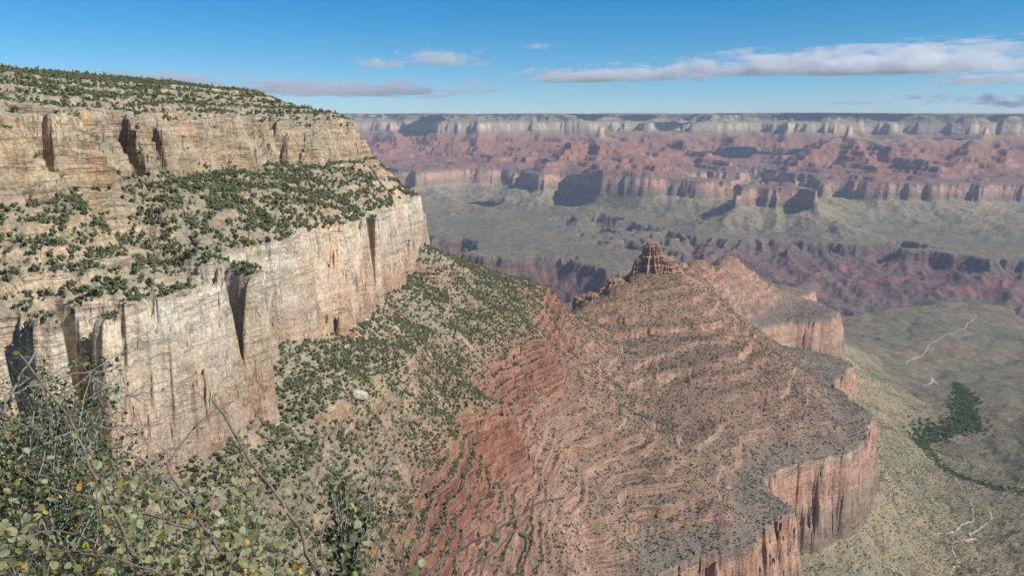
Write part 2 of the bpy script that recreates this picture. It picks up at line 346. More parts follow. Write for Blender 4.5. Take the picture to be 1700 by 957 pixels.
    for q, (zi, hi, ox_) in enumerate([(-392, 5, .0), (-404, 4, 3.), (-425, 7, 6.), (-447, 5, 9.), (-462, 8, 12.), (-478, 4, 15.), (-497, 9, 18.), (-509, 5, 21.), (-533, 7, 24.), (-552, 5, 27.), (-578, 8, 30.)]):
        qd = sz + 1.6 * lat - zi; mk = np.abs(qd) < 16
        if mk.any():
            mm = 1.8 * sstep(-.2, .15, fbm2(x[mk], y[mk], 120, 3, ox=ox_ + 33))
            stp[mk] += hi * mm * (sstep(-1.0, 1.0, qd[mk]) - .5) * np.exp(-(qd[mk] / 9.0) ** 2) * (1 - far[mk])
    stp = stp + (stair(sz + 6 * lat, 62, .75, .12) * sup + stair(sz, 45, .6, .15) * kb) * far
    z = sz + stp + tilt(x, y)
    z = z + 30 * np.maximum(-.2, ridged2(x + wfx * .3, y + wfy * .3, 850, 4, .5, ox=37.)) * far * sstep(-985, -965, sz) * (1 - sstep(-830, -760, sz))
    z = z - (15 * np.maximum(0, ridged2(X, Y, 360, 3, .45, ox=31.) - .1) + 1.0 * fbm2(x, y, 60, 3, ox=35.)) * sstep(1300, 1800, R) * (1 - sstep(-830, -790, sz)) * (1 - far)
    z = z + (0.9 * fbm2(x, y, 9, 3, .6, ox=2.) ) * (1 - mid) + 2.5 * fbm2(x, y, 60, 3, ox=3.) * (.3 + .7 * mid) * sstep(-1380, -1300, sz)
    return x, y, z, sz

def rows():
    out = [V0]
    for Rb, dv in ((360, .0055), (1400, .0022), (2600, .003), (4600, .0042), (12500, .0034), (19400, .006)):
        while out[-1] < math.log(Rb): out.append(out[-1] + dv)
    return np.array(out)
VV = rows(); UU = np.arange(-0.72, 0.72, 0.00125)
gv, gu = np.meshgrid(VV, UU, indexing='ij')
TX, TY, TZ, TS = [a.reshape(gv.shape) for a in terrain(gu.ravel(), gv.ravel())]
print('terrain', TX.shape, TX.size)

def grid_faces(nr, nc, mask=None):
    idx = np.arange(nr * nc, dtype=np.int32).reshape(nr, nc)
    q = np.stack([idx[:-1, :-1], idx[:-1, 1:], idx[1:, 1:], idx[1:, :-1]], -1)
    return q[mask] if mask is not None else q.reshape(-1, 4)
def mesh_from(name, verts, faces, mat, smooth=True, mats=None, mi=None):
    me = D.meshes.new(name); n = len(verts); f, k = faces.shape
    me.vertices.add(n); me.vertices.foreach_set('co', np.ascontiguousarray(verts, dtype=np.float32).ravel())
    me.loops.add(f * k); me.loops.foreach_set('vertex_index', np.ascontiguousarray(faces, dtype=np.int32).ravel())
    me.polygons.add(f); me.polygons.foreach_set('loop_start', np.arange(0, f * k, k, dtype=np.int32))
    if smooth: me.polygons.foreach_set('use_smooth', np.ones(f, dtype=bool))
    for m in (mats or [mat]): me.materials.append(m)
    if mi is not None: me.polygons.foreach_set('material_index', np.ascontiguousarray(mi, dtype=np.int32))
    me.update(calc_edges=True)
    o = D.objects.new(name, me); COL.objects.link(o); return o
def tag(o, label=None, cat=None, group=None, kind=None):
    if label: o['label'] = label
    if cat: o['category'] = cat
    if group: o['group'] = group
    if kind: o['kind'] = kind
    return o

# ------------------------------------------------------------------ material helper
class NT:
    def __init__(s, name, disp=False):
        s.m = D.materials.new(name); s.m.use_nodes = True; s.t = s.m.node_tree; s.t.nodes.clear()
        s.out = s.n('ShaderNodeOutputMaterial')
    def n(s, typ, **kw):
        nd = s.t.nodes.new(typ)
        for k, v in kw.items(): setattr(nd, k, v)
        return nd
    def L(s, a, b): s.t.links.new(a, b)
    def val(s, sock, v):
        if isinstance(v, bpy.types.NodeSocket): s.L(v, sock)
        else: sock.default_value = v
    def math(s, op, a, b=0.0, c=0.0, clamp=False):
        nd = s.n('ShaderNodeMath', operation=op, use_clamp=clamp)
        for i, v in enumerate((a, b, c)): s.val(nd.inputs[i], v)
        return nd.outputs[0]
    def mr(s, v, a, b, c=0.0, d=1.0, smooth=True):
        nd = s.n('ShaderNodeMapRange', interpolation_type='SMOOTHSTEP' if smooth else 'LINEAR')
        for i, x in enumerate((v, a, b, c, d)): s.val(nd.inputs[i], x)
        return nd.outputs[0]
    def noise(s, vec, scale, detail=4, rough=.55, dist=0.0, color=False):
        nd = s.n('ShaderNodeTexNoise'); s.L(vec, nd.inputs['Vector'])
        nd.inputs['Scale'].default_value = scale; nd.inputs['Detail'].default_value = detail
        nd.inputs['Roughness'].default_value = rough; nd.inputs['Distortion'].default_value = dist
        return nd.outputs[1 if color else 0]
    def scale(s, vec, xyz):
        nd = s.n('ShaderNodeVectorMath', operation='MULTIPLY'); s.L(vec, nd.inputs[0]); nd.inputs[1].default_value = xyz
        return nd.outputs[0]
    def mix(s, f, a, b, blend='MIX'):
        nd = s.n('ShaderNodeMix', data_type='RGBA', blend_type=blend)
        s.val(nd.inputs[0], f)
        for i, v in ((6, a), (7, b)):
            if isinstance(v, tuple): nd.inputs[i].default_value = (*v, 1)
            else: s.L(v, nd.inputs[i])
        return nd.outputs[2]
    def ramp(s, f, stops, interp='LINEAR'):
        nd = s.n('ShaderNodeValToRGB'); cr = nd.color_ramp; cr.interpolation = interp
        while len(cr.elements) < len(stops): cr.elements.new(0.5)
        for e, (p, c) in zip(cr.elements, stops): e.position = p; e.color = (*c, 1)
        s.L(f, nd.inputs[0]); return nd.outputs[0]

ZLO, ZHI = -1420.0, 100.0
def zr(z): return (z - ZLO) / (ZHI - ZLO)
def terrain_material():
    g = NT('canyon_rock')
    geo = g.n('ShaderNodeNewGeometry'); pos = geo.outputs['Position']
    sep = g.n('ShaderNodeSeparateXYZ'); g.L(pos, sep.inputs[0])
    sn = g.n('ShaderNodeSeparateXYZ'); g.L(geo.outputs['Normal'], sn.inputs[0])
    tl = g.math('MULTIPLY', g.math('MAXIMUM', g.math('SUBTRACT', sep.outputs[1], 4000.0), 0.0), 0.02)
    gx = g.math('POWER', g.math('SUBTRACT', sep.outputs[0], 930.0), 2.0); gy = g.math('POWER', g.math('SUBTRACT', sep.outputs[1], 8300.0), 2.0)
    tl = g.math('ADD', tl, g.math('MULTIPLY', g.math('EXPONENT', g.math('DIVIDE', g.math('ADD', gx, gy), -800.0 ** 2)), 50.0))
    sz = g.math('SUBTRACT', sep.outputs[2], tl)
    n1 = g.noise(pos, .012, 5, .55)
    n3 = g.noise(pos, .0022, 5, .6)
    fac = g.mr(g.math('ADD', sz, g.math('MULTIPLY', g.math('SUBTRACT', n1, .5), 26.0)), ZLO, ZHI, smooth=False)
    cliff = g.ramp(fac, [(zr(z), c) for z, c in [
        (-1400, (.12, .09, .085)), (-1100, (.17, .12, .11)), (-1052, (.20, .11, .10)), (-1040, (.17, .12, .10)), (-990, (.20, .15, .12)), (-960, (.20, .17, .12)),
        (-790, (.24, .20, .13)), (-775, (.23, .17, .13)), (-718, (.33, .24, .18)), (-700, (.45, .29, .21)), (-640, (.48, .29, .21)), (-618, (.36, .29, .23)), (-600, (.34, .23, .17)),
        (-520, (.38, .25, .185)), (-400, (.33, .19, .14)), (-372, (.26, .115, .08)), (-340, (.28, .14, .10)), (-298, (.34, .26, .18)), (-238, (.36, .28, .20)), (-212, (.40, .28, .20)), (-165, (.51, .40, .30)), (-130, (.56, .47, .36)),  # white cliff: shade at its foot put into the colour, darker and redder
        (-112, (.64, .56, .45)), (-98, (.47, .385, .28)), (-60, (.44, .34, .235)), (-40, (.42, .32, .215)), (20, (.44, .35, .245)), (70, (.45, .39, .29))]])
    slope = g.ramp(fac, [(zr(z), c) for z, c in [
        (-1400, (.15, .12, .10)), (-1250, (.16, .115, .105)), (-1120, (.17, .10, .095)), (-1050, (.16, .12, .10)), (-990, (.18, .155, .11)), (-940, (.205, .175, .12)),
        (-860, (.25, .212, .14)), (-790, (.28, .23, .15)), (-700, (.27, .18, .13)), (-625, (.20, .16, .13)), (-600, (.22, .16, .125)), (-560, (.25, .155, .115)), (-470, (.285, .18, .125)),
        (-372, (.265, .16, .11)), (-330, (.27, .17, .115)), (-290, (.265, .21, .14)), (-235, (.285, .245, .165)), (-180, (.38, .32, .225)), (-110, (.39, .33, .23)), (-60, (.30, .25, .165)), (0, (.34, .285, .20)), (70, (.34, .30, .22))]])
    # grey green scrub colour over gentle far ground
    redz = g.math('MULTIPLY', g.mr(sz, -600.0, -585.0), g.mr(sz, -330.0, -312.0, 1, 0))
    flat = g.mr(g.math('ADD', g.math('SUBTRACT', sn.outputs[2], g.math('MULTIPLY', redz, .10)), g.math('MULTIPLY', g.math('SUBTRACT', n1, .5), .30)), .50, .72)
    col = g.mix(flat, cliff, slope)
    # bedding on steep rock: soft tone bands, thin dark partings
    steep = g.math('SUBTRACT', 1.0, flat)
    band = g.noise(g.scale(pos, (.010, .010, .22)), 1.0, 4, .6, .2)
    bandb = g.noise(g.scale(pos, (.002, .002, .055)), 1.0, 4, .65, .1)
    bm = g.ramp(band, [(.32, (.74, .72, .70)), (.5, (1, .99, .97)), (.68, (1.2, 1.18, 1.14))])
    bmb = g.ramp(bandb, [(.32, (.66, .64, .66)), (.5, (1, 1, 1)), (.70, (1.22, 1.18, 1.12))])
    massive = g.math('MULTIPLY', g.mr(sz, -216.0, -206.0), g.mr(sz, -125.0, -108.0, 1, 0))      # the white sandstone is barely bedded
    reds = g.math('MULTIPLY', g.mr(sz, -790.0, -770.0), g.mr(sz, -640.0, -620.0, 1, 0))
    calm = g.math('MAXIMUM', massive, reds)
    bw = g.math('MULTIPLY', steep, g.math('SUBTRACT', .85, g.math('MULTIPLY', calm, .6)))
    col = g.mix(g.math('ADD', bw, .08), col, g.mix(1.0, col, bm, 'MULTIPLY'))
    col = g.mix(g.math('ADD', g.math('MULTIPLY', bw, .7), .15), col, g.mix(1.0, col, bmb, 'MULTIPLY'))
    lw = g.noise(g.scale(pos, (.008, .008, .10)), 1.0, 5, .62, .3)
    line = g.math('MULTIPLY', g.mr(g.math('ABSOLUTE', g.math('SUBTRACT', lw, .5)), .004, .022, 1, 0), g.mr(g.noise(pos, .03, 3, .5), .40, .55))
    lw2 = g.noise(g.scale(pos, (.02, .02, .33)), 1.0, 3, .55, .4)
    line2 = g.math('MULTIPLY', g.mr(g.math('ABSOLUTE', g.math('SUBTRACT', lw2, .52)), .006, .035, 1, 0), g.mr(g.noise(pos, .05, 3, .5), .48, .60))
    vw = g.noise(g.scale(pos, (.055, .055, .009)), 1.0, 4, .6, .2)
    vline = g.math('MULTIPLY', g.mr(g.math('ABSOLUTE', g.math('SUBTRACT', vw, .5)), .003, .013, 1, 0), g.mr(g.noise(pos, .02, 3, .5), .46, .58))
    crack = g.math('MULTIPLY', steep, g.math('MAXIMUM', g.math('MAXIMUM', g.math('MULTIPLY', line, g.math('SUBTRACT', .9, g.math('MULTIPLY', calm, .45))), g.math('MULTIPLY', line2, g.math('SUBTRACT', .5, g.math('MULTIPLY', calm, .35)))), g.math('MULTIPLY', vline, .9)))
    # patches: white, cream and iron stained tan
    pa = g.noise(g.scale(pos, (1, 1, .6)), .028, 5, .6, .5)
    pt = g.ramp(pa, [(.34, (.94, .80, .68)), (.45, (.98, .92, .85)), (.56, (1.03, 1.03, 1.03)), (.70, (1.14, 1.17, 1.20))])
    col = g.mix(g.math('MULTIPLY', steep, .85), col, g.mix(1.0, col, pt, 'MULTIPLY'))
    st = g.noise(g.scale(pos, (.09, .09, .010)), 1.0, 5, .6, .3)
    stm = g.math('MULTIPLY', g.mr(st, .56, .72, 0, .6), g.mr(g.noise(pos, .012, 3, .5), .42, .58))
    stm = g.math('MULTIPLY', stm, g.math('SUBTRACT', 1.0, g.math('MULTIPLY', redz, .75)))
    col = g.mix(g.math('MULTIPLY', steep, stm), col, g.mix(1.0, col, (.56, .48, .44), 'MULTIPLY'))
    st2 = g.noise(g.scale(pos, (.035, .035, .006)), 1.0, 4, .6)
    col = g.mix(g.math('MULTIPLY', steep, g.mr(st2, .55, .68, 0, .5)), col, g.mix(1.0, col, (1.04, .88, .74), 'MULTIPLY'))
    col = g.mix(g.math('MULTIPLY', crack, .6), col, g.mix(1.0, col, (.45, .38, .34), 'MULTIPLY'))
    # rubble: pale blocks and dark soil
    r1 = g.noise(pos, .35, 6, .7); r2 = g.noise(pos, .045, 6, .65)
    col = g.mix(1.0, col, g.ramp(r1, [(.30, (.62, .60, .56)), (.5, (.98, .98, .98)), (.68, (1.45, 1.42, 1.36))]), 'MULTIPLY')
    col = g.mix(.8, col, g.mix(1.0, col, g.ramp(r2, [(.32, (.70, .72, .72)), (.5, (1, 1, 1)), (.68, (1.28, 1.22, 1.16))]), 'MULTIPLY'))
    col = g.mix(.8, col, g.mix(1.0, col, g.ramp(n3, [(.34, (.78, .84, .86)), (.5, (1, 1, 1)), (.66, (1.2, 1.08, 1.02))]), 'MULTIPLY'))
    # sparse desert scrub as green grey dots on gentle ground
    vor = g.n('ShaderNodeTexVoronoi'); g.L(pos, vor.inputs['Vector']); vor.inputs['Scale'].default_value = .22
    dots = g.math('MULTIPLY', g.mr(vor.outputs['Distance'], .18, .34, 1, 0), g.mr(n1, .35, .6, .25, .9))
    fld = g.noise(pos, .018, 7, .72)
    low = g.mr(sz, -800.0, -830.0) if False else g.mr(sz, -830.0, -800.0, 1, 0)
    col = g.mix(g.math('MULTIPLY', low, .85), col, g.mix(1.0, col, g.ramp(fld, [(.36, (.62, .66, .60)), (.48, (.95, .95, .93)), (.58, (1.12, 1.08, 1.02)), (.70, (1.4, 1.3, 1.15))]), 'MULTIPLY'))
    col = g.mix(g.math('MULTIPLY', dots, g.math('MULTIPLY', flat, .75)), col, (.085, .10, .055))
    # conifer cover of the far rim
    fr = g.math('MULTIPLY', g.math('MULTIPLY', g.mr(sep.outputs[1], 6500.0, 9000.0), g.mr(sz, -640.0, -590.0)), g.mr(sz, -230.0, -190.0, 1, 0))
    col = g.mix(g.math('MULTIPLY', fr, .55), col, g.mix(1.0, col, (1.02, .66, .66), 'MULTIPLY'))
    fz = g.mr(sz, -110.0, 30.0); fy = g.mr(sep.outputs[1], 8000.0, 11000.0)
    fn = g.mr(g.noise(pos, .006, 6, .6), .38, .56)
    col = g.mix(g.math('MULTIPLY', g.math('MULTIPLY', fz, fy), g.math('MULTIPLY', g.math('ADD', g.math('MULTIPLY', flat, .7), .3), fn)), col, (.035, .055, .04))
    # dusty red stains beneath the far rim of the gorge
    rp = g.math('MULTIPLY', g.mr(g.noise(pos, .0035, 4, .5), .58, .66), g.math('MULTIPLY', g.mr(sz, -1210.0, -1150.0), g.mr(sz, -1100.0, -1060.0, 1, 0)))
    col = g.mix(g.math('MULTIPLY', rp, .45), col, (.42, .13, .08))
    bs = g.n('ShaderNodeBsdfPrincipled'); g.L(col, bs.inputs['Base Color'])
    bs.inputs['Roughness'].default_value = .95; bs.inputs['Specular IOR Level'].default_value = .15
    # relief
    hb = g.math('ADD', g.math('MULTIPLY', g.math('MULTIPLY', band, 3.0), bw), g.math('MULTIPLY', crack, -1.8))
    hv = g.math('MULTIPLY', g.math('MULTIPLY', g.noise(g.scale(pos, (.10, .10, .03)), 1.0, 6, .62, .4), 4.5), g.math('MULTIPLY', steep, g.math('SUBTRACT', 1.0, g.math('MULTIPLY', redz, .6))))
    hh = g.math('ADD', g.math('ADD', hb, hv), g.math('ADD', g.math('MULTIPLY', r1, 1.8), g.math('MULTIPLY', r2, 3.5)))
    hf = g.math('MULTIPLY', g.noise(pos, .008, 7, .62), g.mr(sep.outputs[1], 2500.0, 6000.0, 0, 55.0))
    hh = g.math('ADD', hh, hf)
    bp = g.n('ShaderNodeBump'); bp.inputs['Strength'].default_value = .8; bp.inputs['Distance'].default_value = 1.0
    g.L(hh, bp.inputs['Height']); g.L(bp.outputs[0], bs.inputs['Normal'])
    g.L(bs.outputs[0], g.out.inputs[0])
    return g.m
MR = terrain_material()

# ------------------------------------------------------------------ the land, cut into its large pieces
CR = np.exp(VV)
Rm = np.exp(.5 * (gv[:-1, :-1] + gv[1:, 1:])); um = .5 * (gu[:-1, :-1] + gu[:-1, 1:])
def azp(px): return ray(px, 400)[0]
region = np.zeros(Rm.shape, int)                                             # 0 pale cliffs and slope on the left
zm = TS[:-1, :-1]
region[(Rm > 2150 + 0 * um)] = 2
right = um > azp(965)
region[(right & (Rm <= 3400)) | ((um > azp(880)) & (Rm < 1500))] = 1          # red ridge and butte
low = (zm < -790) & (Rm < 4700) & (um > azp(1200)); region[low] = 3           # valley and plateau
region[(Rm > 3400) & (Rm <= 5000) & (region == 2)] = 3
verts = np.stack([TX, TY, TZ], -1).reshape(-1, 3)
faces = grid_faces(*TX.shape)
for k, nm, lb in ((0, 'pale_cliff_hill', 'pale limestone cliffs and juniper slope of the promontory on the left'),
              (1, 'red_ridge_hill', 'red ledged ridge and small rock butte above the red cliffs'),
              (3, 'canyon_plateau', 'grey green desert plateau with a creek below the red cliffs'),
              (2, 'far_canyon_hills', 'layered buttes, inner gorge and forested far rim of the canyon')):
    f = faces[region.ravel() == k]
    used, inv = np.unique(f, return_inverse=True)
    o = mesh_from(nm, verts[used], inv.reshape(-1, 4), MR)
    tag(o, lb, 'terrain', kind='structure')

# ------------------------------------------------------------------ haze over the canyon
hv = np.array([(x, y, z) for x in (-16500, 16500) for y in (-600, 20500) for z in (-1440, 460)], float)
hf = np.array([(0, 1, 3, 2), (4, 6, 7, 5), (0, 4, 5, 1), (2, 3, 7, 6), (0, 2, 6, 4), (1, 5, 7, 3)])
g = NT('haze_air'); pv = g.n('ShaderNodeVolumePrincipled')
pv.inputs['Color'].default_value = (.72, .79, 1.0, 1); pv.inputs['Density'].default_value = 2.5e-5; pv.inputs['Anisotropy'].default_value = 0.0
g.L(pv.outputs[0], g.out.inputs['Volume'])
hz = mesh_from('haze', hv, hf, g.m, smooth=False)
tag(hz, 'thin blue haze filling the whole canyon', 'haze', kind='stuff')

# ------------------------------------------------------------------ sampling of the finished ground
SL = TZ / np.exp(gv)
HOR = np.maximum.accumulate(SL, axis=0)
dzdv = np.gradient(TZ, axis=0) / np.gradient(VV)[:, None]; dzdu = np.gradient(TZ, axis=1) / .00125
GRAD = np.hypot(dzdv, dzdu) / np.exp(gv)
def gidx(u, v):
    a = (u - UU[0]) / .00125; b = np.interp(v, VV, np.arange(len(VV)))
    return np.clip(a, 0, len(UU) - 1.01), np.clip(b, 0, len(VV) - 1.01)
def samp(A, u, v):
    a, b = gidx(u, v); i, j = a.astype(int), b.astype(int); a, b = a - i, b - j
    return (A[j, i] * (1 - a) + A[j, i + 1] * a) * (1 - b) + (A[j + 1, i] * (1 - a) + A[j + 1, i + 1] * a) * b
def gz(x, y):
    x, y = np.asarray(x, float), np.asarray(y, float)
    return samp(TZ, np.arctan2(x, y), np.log(np.hypot(x, y)))
def hit(px, py):
    """where the sight line of a photograph pixel meets the ground"""
    az, sl_ = ray(px, py); col = samp(SL, np.full(len(VV), az), VV); k = np.argmax(col >= sl_)
    R = math.exp(VV[k]); return R * math.sin(az), R * math.cos(az)

rng = np.random.default_rng(11)
def ico(sub=1):
    t = (1 + 5 ** .5) / 2
    v = [(-1, t, 0), (1, t, 0), (-1, -t, 0), (1, -t, 0), (0, -1, t), (0, 1, t), (0, -1, -t), (0, 1, -t), (t, 0, -1), (t, 0, 1), (-t, 0, -1), (-t, 0, 1)]
    f = [(0, 11, 5), (0, 5, 1), (0, 1, 7), (0, 7, 10), (0, 10, 11), (1, 5, 9), (5, 11, 4), (11, 10, 2), (10, 7, 6), (7, 1, 8), (3, 9, 4), (3, 4, 2), (3, 2, 6), (3, 6, 8), (3, 8, 9), (4, 9, 5), (2, 4, 11), (6, 2, 10), (8, 6, 7), (9, 8, 1)]
    v = [np.array(p) / math.hypot(*p) for p in v]
    for _ in range(sub):
        c = {}; nf = []
        def mid_(a, b):
            k = (min(a, b), max(a, b))
            if k not in c: p = v[a] + v[b]; v.append(p / np.linalg.norm(p)); c[k] = len(v) - 1
            return c[k]
        for a, b, d in f:
            x, y, z = mid_(a, b), mid_(b, d), mid_(d, a); nf += [(a, x, z), (b, y, x), (d, z, y), (x, y, z)]
        f = nf
    return np.array(v), np.array(f)
IC0, IC1 = ico(0), ico(1)
def leafy(n, seed, core=True, pointy=0.0, fs=.16):
    """a crown about one unit high: a lumpy core and many leaf clump faces through its volume"""
    r = np.random.default_rng(seed); V, Fc = [], []; o = 0
    lobes = r.normal(size=(7, 3)) * (.26, .26, .17); lobes[:, 2] += .5; lr = r.uniform(.17, .30, 7)
    lobes[:, :2] *= (1 - pointy * np.clip(lobes[:, 2:3], 0, 1)); lobes[0] = (0, 0, .45); lr[0] = .3
    if core:
        for c, rr in zip(lobes, lr):
            v = IC0[0] * rr * .74 * r.uniform(.8, 1.2, (12, 1)) + c; V.append(v); Fc.append(IC0[1] + o); o += len(v)
    k = r.integers(0, 7, n); d = r.normal(size=(n, 3)); d /= np.linalg.norm(d, axis=1)[:, None]
    p = lobes[k] + d * (lr[k] * r.uniform(.62, 1.12, n))[:, None]
    a = r.normal(size=(n, 3)); a -= (a * d).sum(1)[:, None] * d * .5; a /= np.linalg.norm(a, axis=1)[:, None]
    b = np.cross(d, a); b /= np.linalg.norm(b, axis=1)[:, None]; sc = (fs * r.uniform(.5, 1.2, n))[:, None]
    tri = np.stack([p + a * sc * .6, p - a * sc * .4 + b * sc * .5, p - a * sc * .4 - b * sc * .5], 1)
    V.append(tri.reshape(-1, 3)); Fc.append(np.arange(3 * n).reshape(n, 3) + o)
    V = np.concatenate(V); V[:, 2] = np.maximum(V[:, 2], .02)
    return V, np.concatenate(Fc)
def green(name, stops, rough=.9, wl=.6):
    g = NT(name); geo = g.n('ShaderNodeNewGeometry')
    c = g.ramp(geo.outputs['Random Per Island'], stops)
    nz = g.noise(geo.outputs['Position'], wl, 3, .6)
    c = g.mix(1.0, c, g.ramp(nz, [(.3, (.7, .7, .7)), (.7, (1.35, 1.3, 1.2))]), 'MULTIPLY')
    bs = g.n('ShaderNodeBsdfPrincipled'); g.L(c, bs.inputs['Base Color']); bs.inputs['Roughness'].default_value = rough; bs.inputs['Specular IOR Level'].default_value = .2
    g.L(bs.outputs[0], g.out.inputs[0]); return g.m
M_JUN = green('juniper_foliage', [(0, (.068, .082, .038)), (.5, (.115, .13, .058)), (1, (.19, .19, .098))])
M_BRUSH = green('brush_foliage', [(0, (.075, .085, .04)), (.5, (.13, .135, .065)), (1, (.20, .19, .11))])
M_COT = green('cottonwood_foliage', [(0, (.055, .10, .03)), (.6, (.095, .155, .045)), (1, (.15, .20, .06))], wl=.15)
def simple(name, c, rough=.85, nscale=3.0, var=.35, bump=.0):
    g = NT(name); geo = g.n('ShaderNodeNewGeometry'); n_ = g.noise(geo.outputs['Position'], nscale, 6, .65)
    lo = tuple(x * (1 - var) for x in c); hi = tuple(min(.9, x * (1 + var)) for x in c)
    cc = g.ramp(n_, [(.3, lo), (.7, hi)]); bs = g.n('ShaderNodeBsdfPrincipled'); g.L(cc, bs.inputs['Base Color']); bs.inputs['Roughness'].default_value = rough
    bs.inputs['Specular IOR Level'].default_value = .2
    if bump:
        bp = g.n('ShaderNodeBump'); bp.inputs['Distance'].default_value = bump; g.L(n_, bp.inputs['Height']); g.L(bp.outputs[0], bs.inputs['Normal'])
    g.L(bs.outputs[0], g.out.inputs[0]); return g.m
M_BARK = simple('juniper_bark', (.20, .16, .12))
def scatter_mesh(name, protos, X, Y, Z, S, mat, rot=None, seed=3, zs=None, smooth=True):
    r = np.random.default_rng(seed); k = r.integers(0, len(protos), len(X)); VV_, FF = [], []; o = 0
    th = r.uniform(0, 2 * np.pi, len(X))
    for q, (pv_, pf) in enumerate(protos):
        m = np.where(k == q)[0]
        if not len(m): continue
        c, s_ = np.cos(th[m])[:, None], np.sin(th[m])[:, None]; sc = S[m][:, None]; zz = sc if zs is None else sc * zs[m][:, None]
        x = (pv_[:, 0] * c - pv_[:, 1] * s_) * sc + X[m][:, None]; y = (pv_[:, 0] * s_ + pv_[:, 1] * c) * sc + Y[m][:, None]
        z = pv_[:, 2] * zz + Z[m][:, None]
        VV_.append(np.stack([x, y, z], -1).reshape(-1, 3))
        FF.append((pf[None] + (np.arange(len(m)) * len(pv_))[:, None, None] + o).reshape(-1, 3)); o += len(m) * len(pv_)
    return mesh_from(name, np.concatenate(VV_), np.concatenate(FF), mat, smooth=smooth)

def visible(x, y, z, top):
    """tops of things that the sight line from the camera reaches"""
    R = np.hypot(x, y); u = np.arctan2(x, y); v = np.log(R)
    a, b = gidx(u, v); h = HOR[np.maximum(b.astype(int) - 2, 0), a.astype(int)]
    return (z + top) / R > h - .001
def candidates(n, R0, R1, seed):
    r = np.random.default_rng(seed); u = r.uniform(-.62, .62, n); R = np.sqrt(r.uniform(R0 ** 2, R1 ** 2, n)); v = np.log(R)
    return R * np.sin(u), R * np.cos(u), samp(TZ, u, v), samp(TS, u, v), samp(GRAD, u, v), R, u, r
# junipers and pinyons on the slopes
x, y, z, sz, gr, R, u, r = candidates(1900000, 300, 3250, 21)
gul = -ridged2(x, y, 120, 2, ox=61.); clump = .5 * fbm2(x, y, 45, 3, ox=41.) + .22 * gul; big = fbm2(x, y, 170, 2, ox=43.)
dens = np.interp(sz, [-600, -420, -372, -330, -300, -212, -206, -108, -104, -45, -38, 14, 20, 56, 74],
                 [.24, .30, .40, .75, .95, .85, .03, .03, .58, .68, .12, .12, .24, .30, .45])
dens = dens * np.clip(.9 + 1.1 * clump + .3 * big, .25, 2.0) * (1 - sstep(1.3, 2.1, gr)) * np.interp(R, [1400, 2300, 3200], [1, .5, .3])
dens = np.where((sz > -212) & (sz < -106) & (gr < 1.2), .42, dens)
size = (.45 + 1.0 * r.uniform(0, 1, len(x)) ** 1.6) * np.interp(sz, [-600, -380, -300, -200, -108, 80], [2.6, 2.7, 3.0, 3.2, 4.0, 3.8])
keep = (r.uniform(0, 1, len(x)) < dens * .55) & visible(x, y, z, size)
JX, JY, JZ, JS, JR, JG = x[keep], y[keep], z[keep], size[keep], R[keep], sz[keep]
print('junipers', len(JX))
order = np.argsort(-(JS / JR)); first, rest = order[:300], order[300:]
P_STUFF = [leafy(26, 50 + i, True, .5, .26) for i in range(6)]
o = scatter_mesh('juniper_scrub', P_STUFF, JX[rest], JY[rest], JZ[rest] - .15, JS[rest], M_JUN, zs=rng.uniform(.85, 1.35, len(rest)))
tag(o, 'many small dark green junipers dotting the canyon slopes', 'scrub', kind='stuff')
PR = []
for i in range(5):
    cv, cf = leafy(190, 80 + i, True, .35 + .1 * i, .12); cv[:, 2] = cv[:, 2] * .92 + .10
    tv, tf = [], []
    for k in range(7):
        a = k * math.tau / 7
        tv += [(math.cos(a) * .045, math.sin(a) * .045, -.08), (math.cos(a) * .02 + .03, math.sin(a) * .02, .55)]
    for k in range(7):
        a, b = 2 * k, 2 * ((k + 1) % 7); tf += [(a, b, b + 1, a + 1)]
    cro = mesh_from('crown', cv, cf, M_JUN, smooth=False); tru = mesh_from('trunk', np.array(tv), np.array(tf), M_BARK)
    PR.append((cro, tru))
def zone(zs, rr, xx, yy):
    if zs > 15: return 'on the rounded top above the tan cliffs'
    if zs > -45: return 'on a ledge of the tan upper cliffs'
    if zs > -108: return 'on the slope between the tan and the white cliff'
    if zs > -215: return 'clinging to the white cliff'
    if zs > -325: return 'on the pale rubble slope under the white cliff'
    return 'among the red rock ledges'
rr_ = random.Random(4)
for q in first:
    cro, tru = PR[rr_.randrange(5)]
    t = D.objects.new('juniper_tree', None); COL.objects.link(t); t.location = (JX[q], JY[q], JZ[q] - .1); sc = JS[q]
    t.scale = (sc * rr_.uniform(.85, 1.15), sc * rr_.uniform(.85, 1.15), sc * rr_.uniform(.95, 1.35)); t.rotation_euler = (0, 0, rr_.uniform(0, 6.28))
    zn = zone(JG[q], JR[q], JX[q], JY[q]); szw = 'large' if sc > 4.4 else ('medium sized' if sc > 3.4 else 'small')
    tag(t, f'{szw} dark green juniper {zn}', 'juniper tree', f'{szw} junipers {zn}')
    for src in (cro, tru):
        c = src.copy(); COL.objects.link(c); c.parent = t
for cro, tru in PR: D.objects.remove(cro); D.objects.remove(tru)
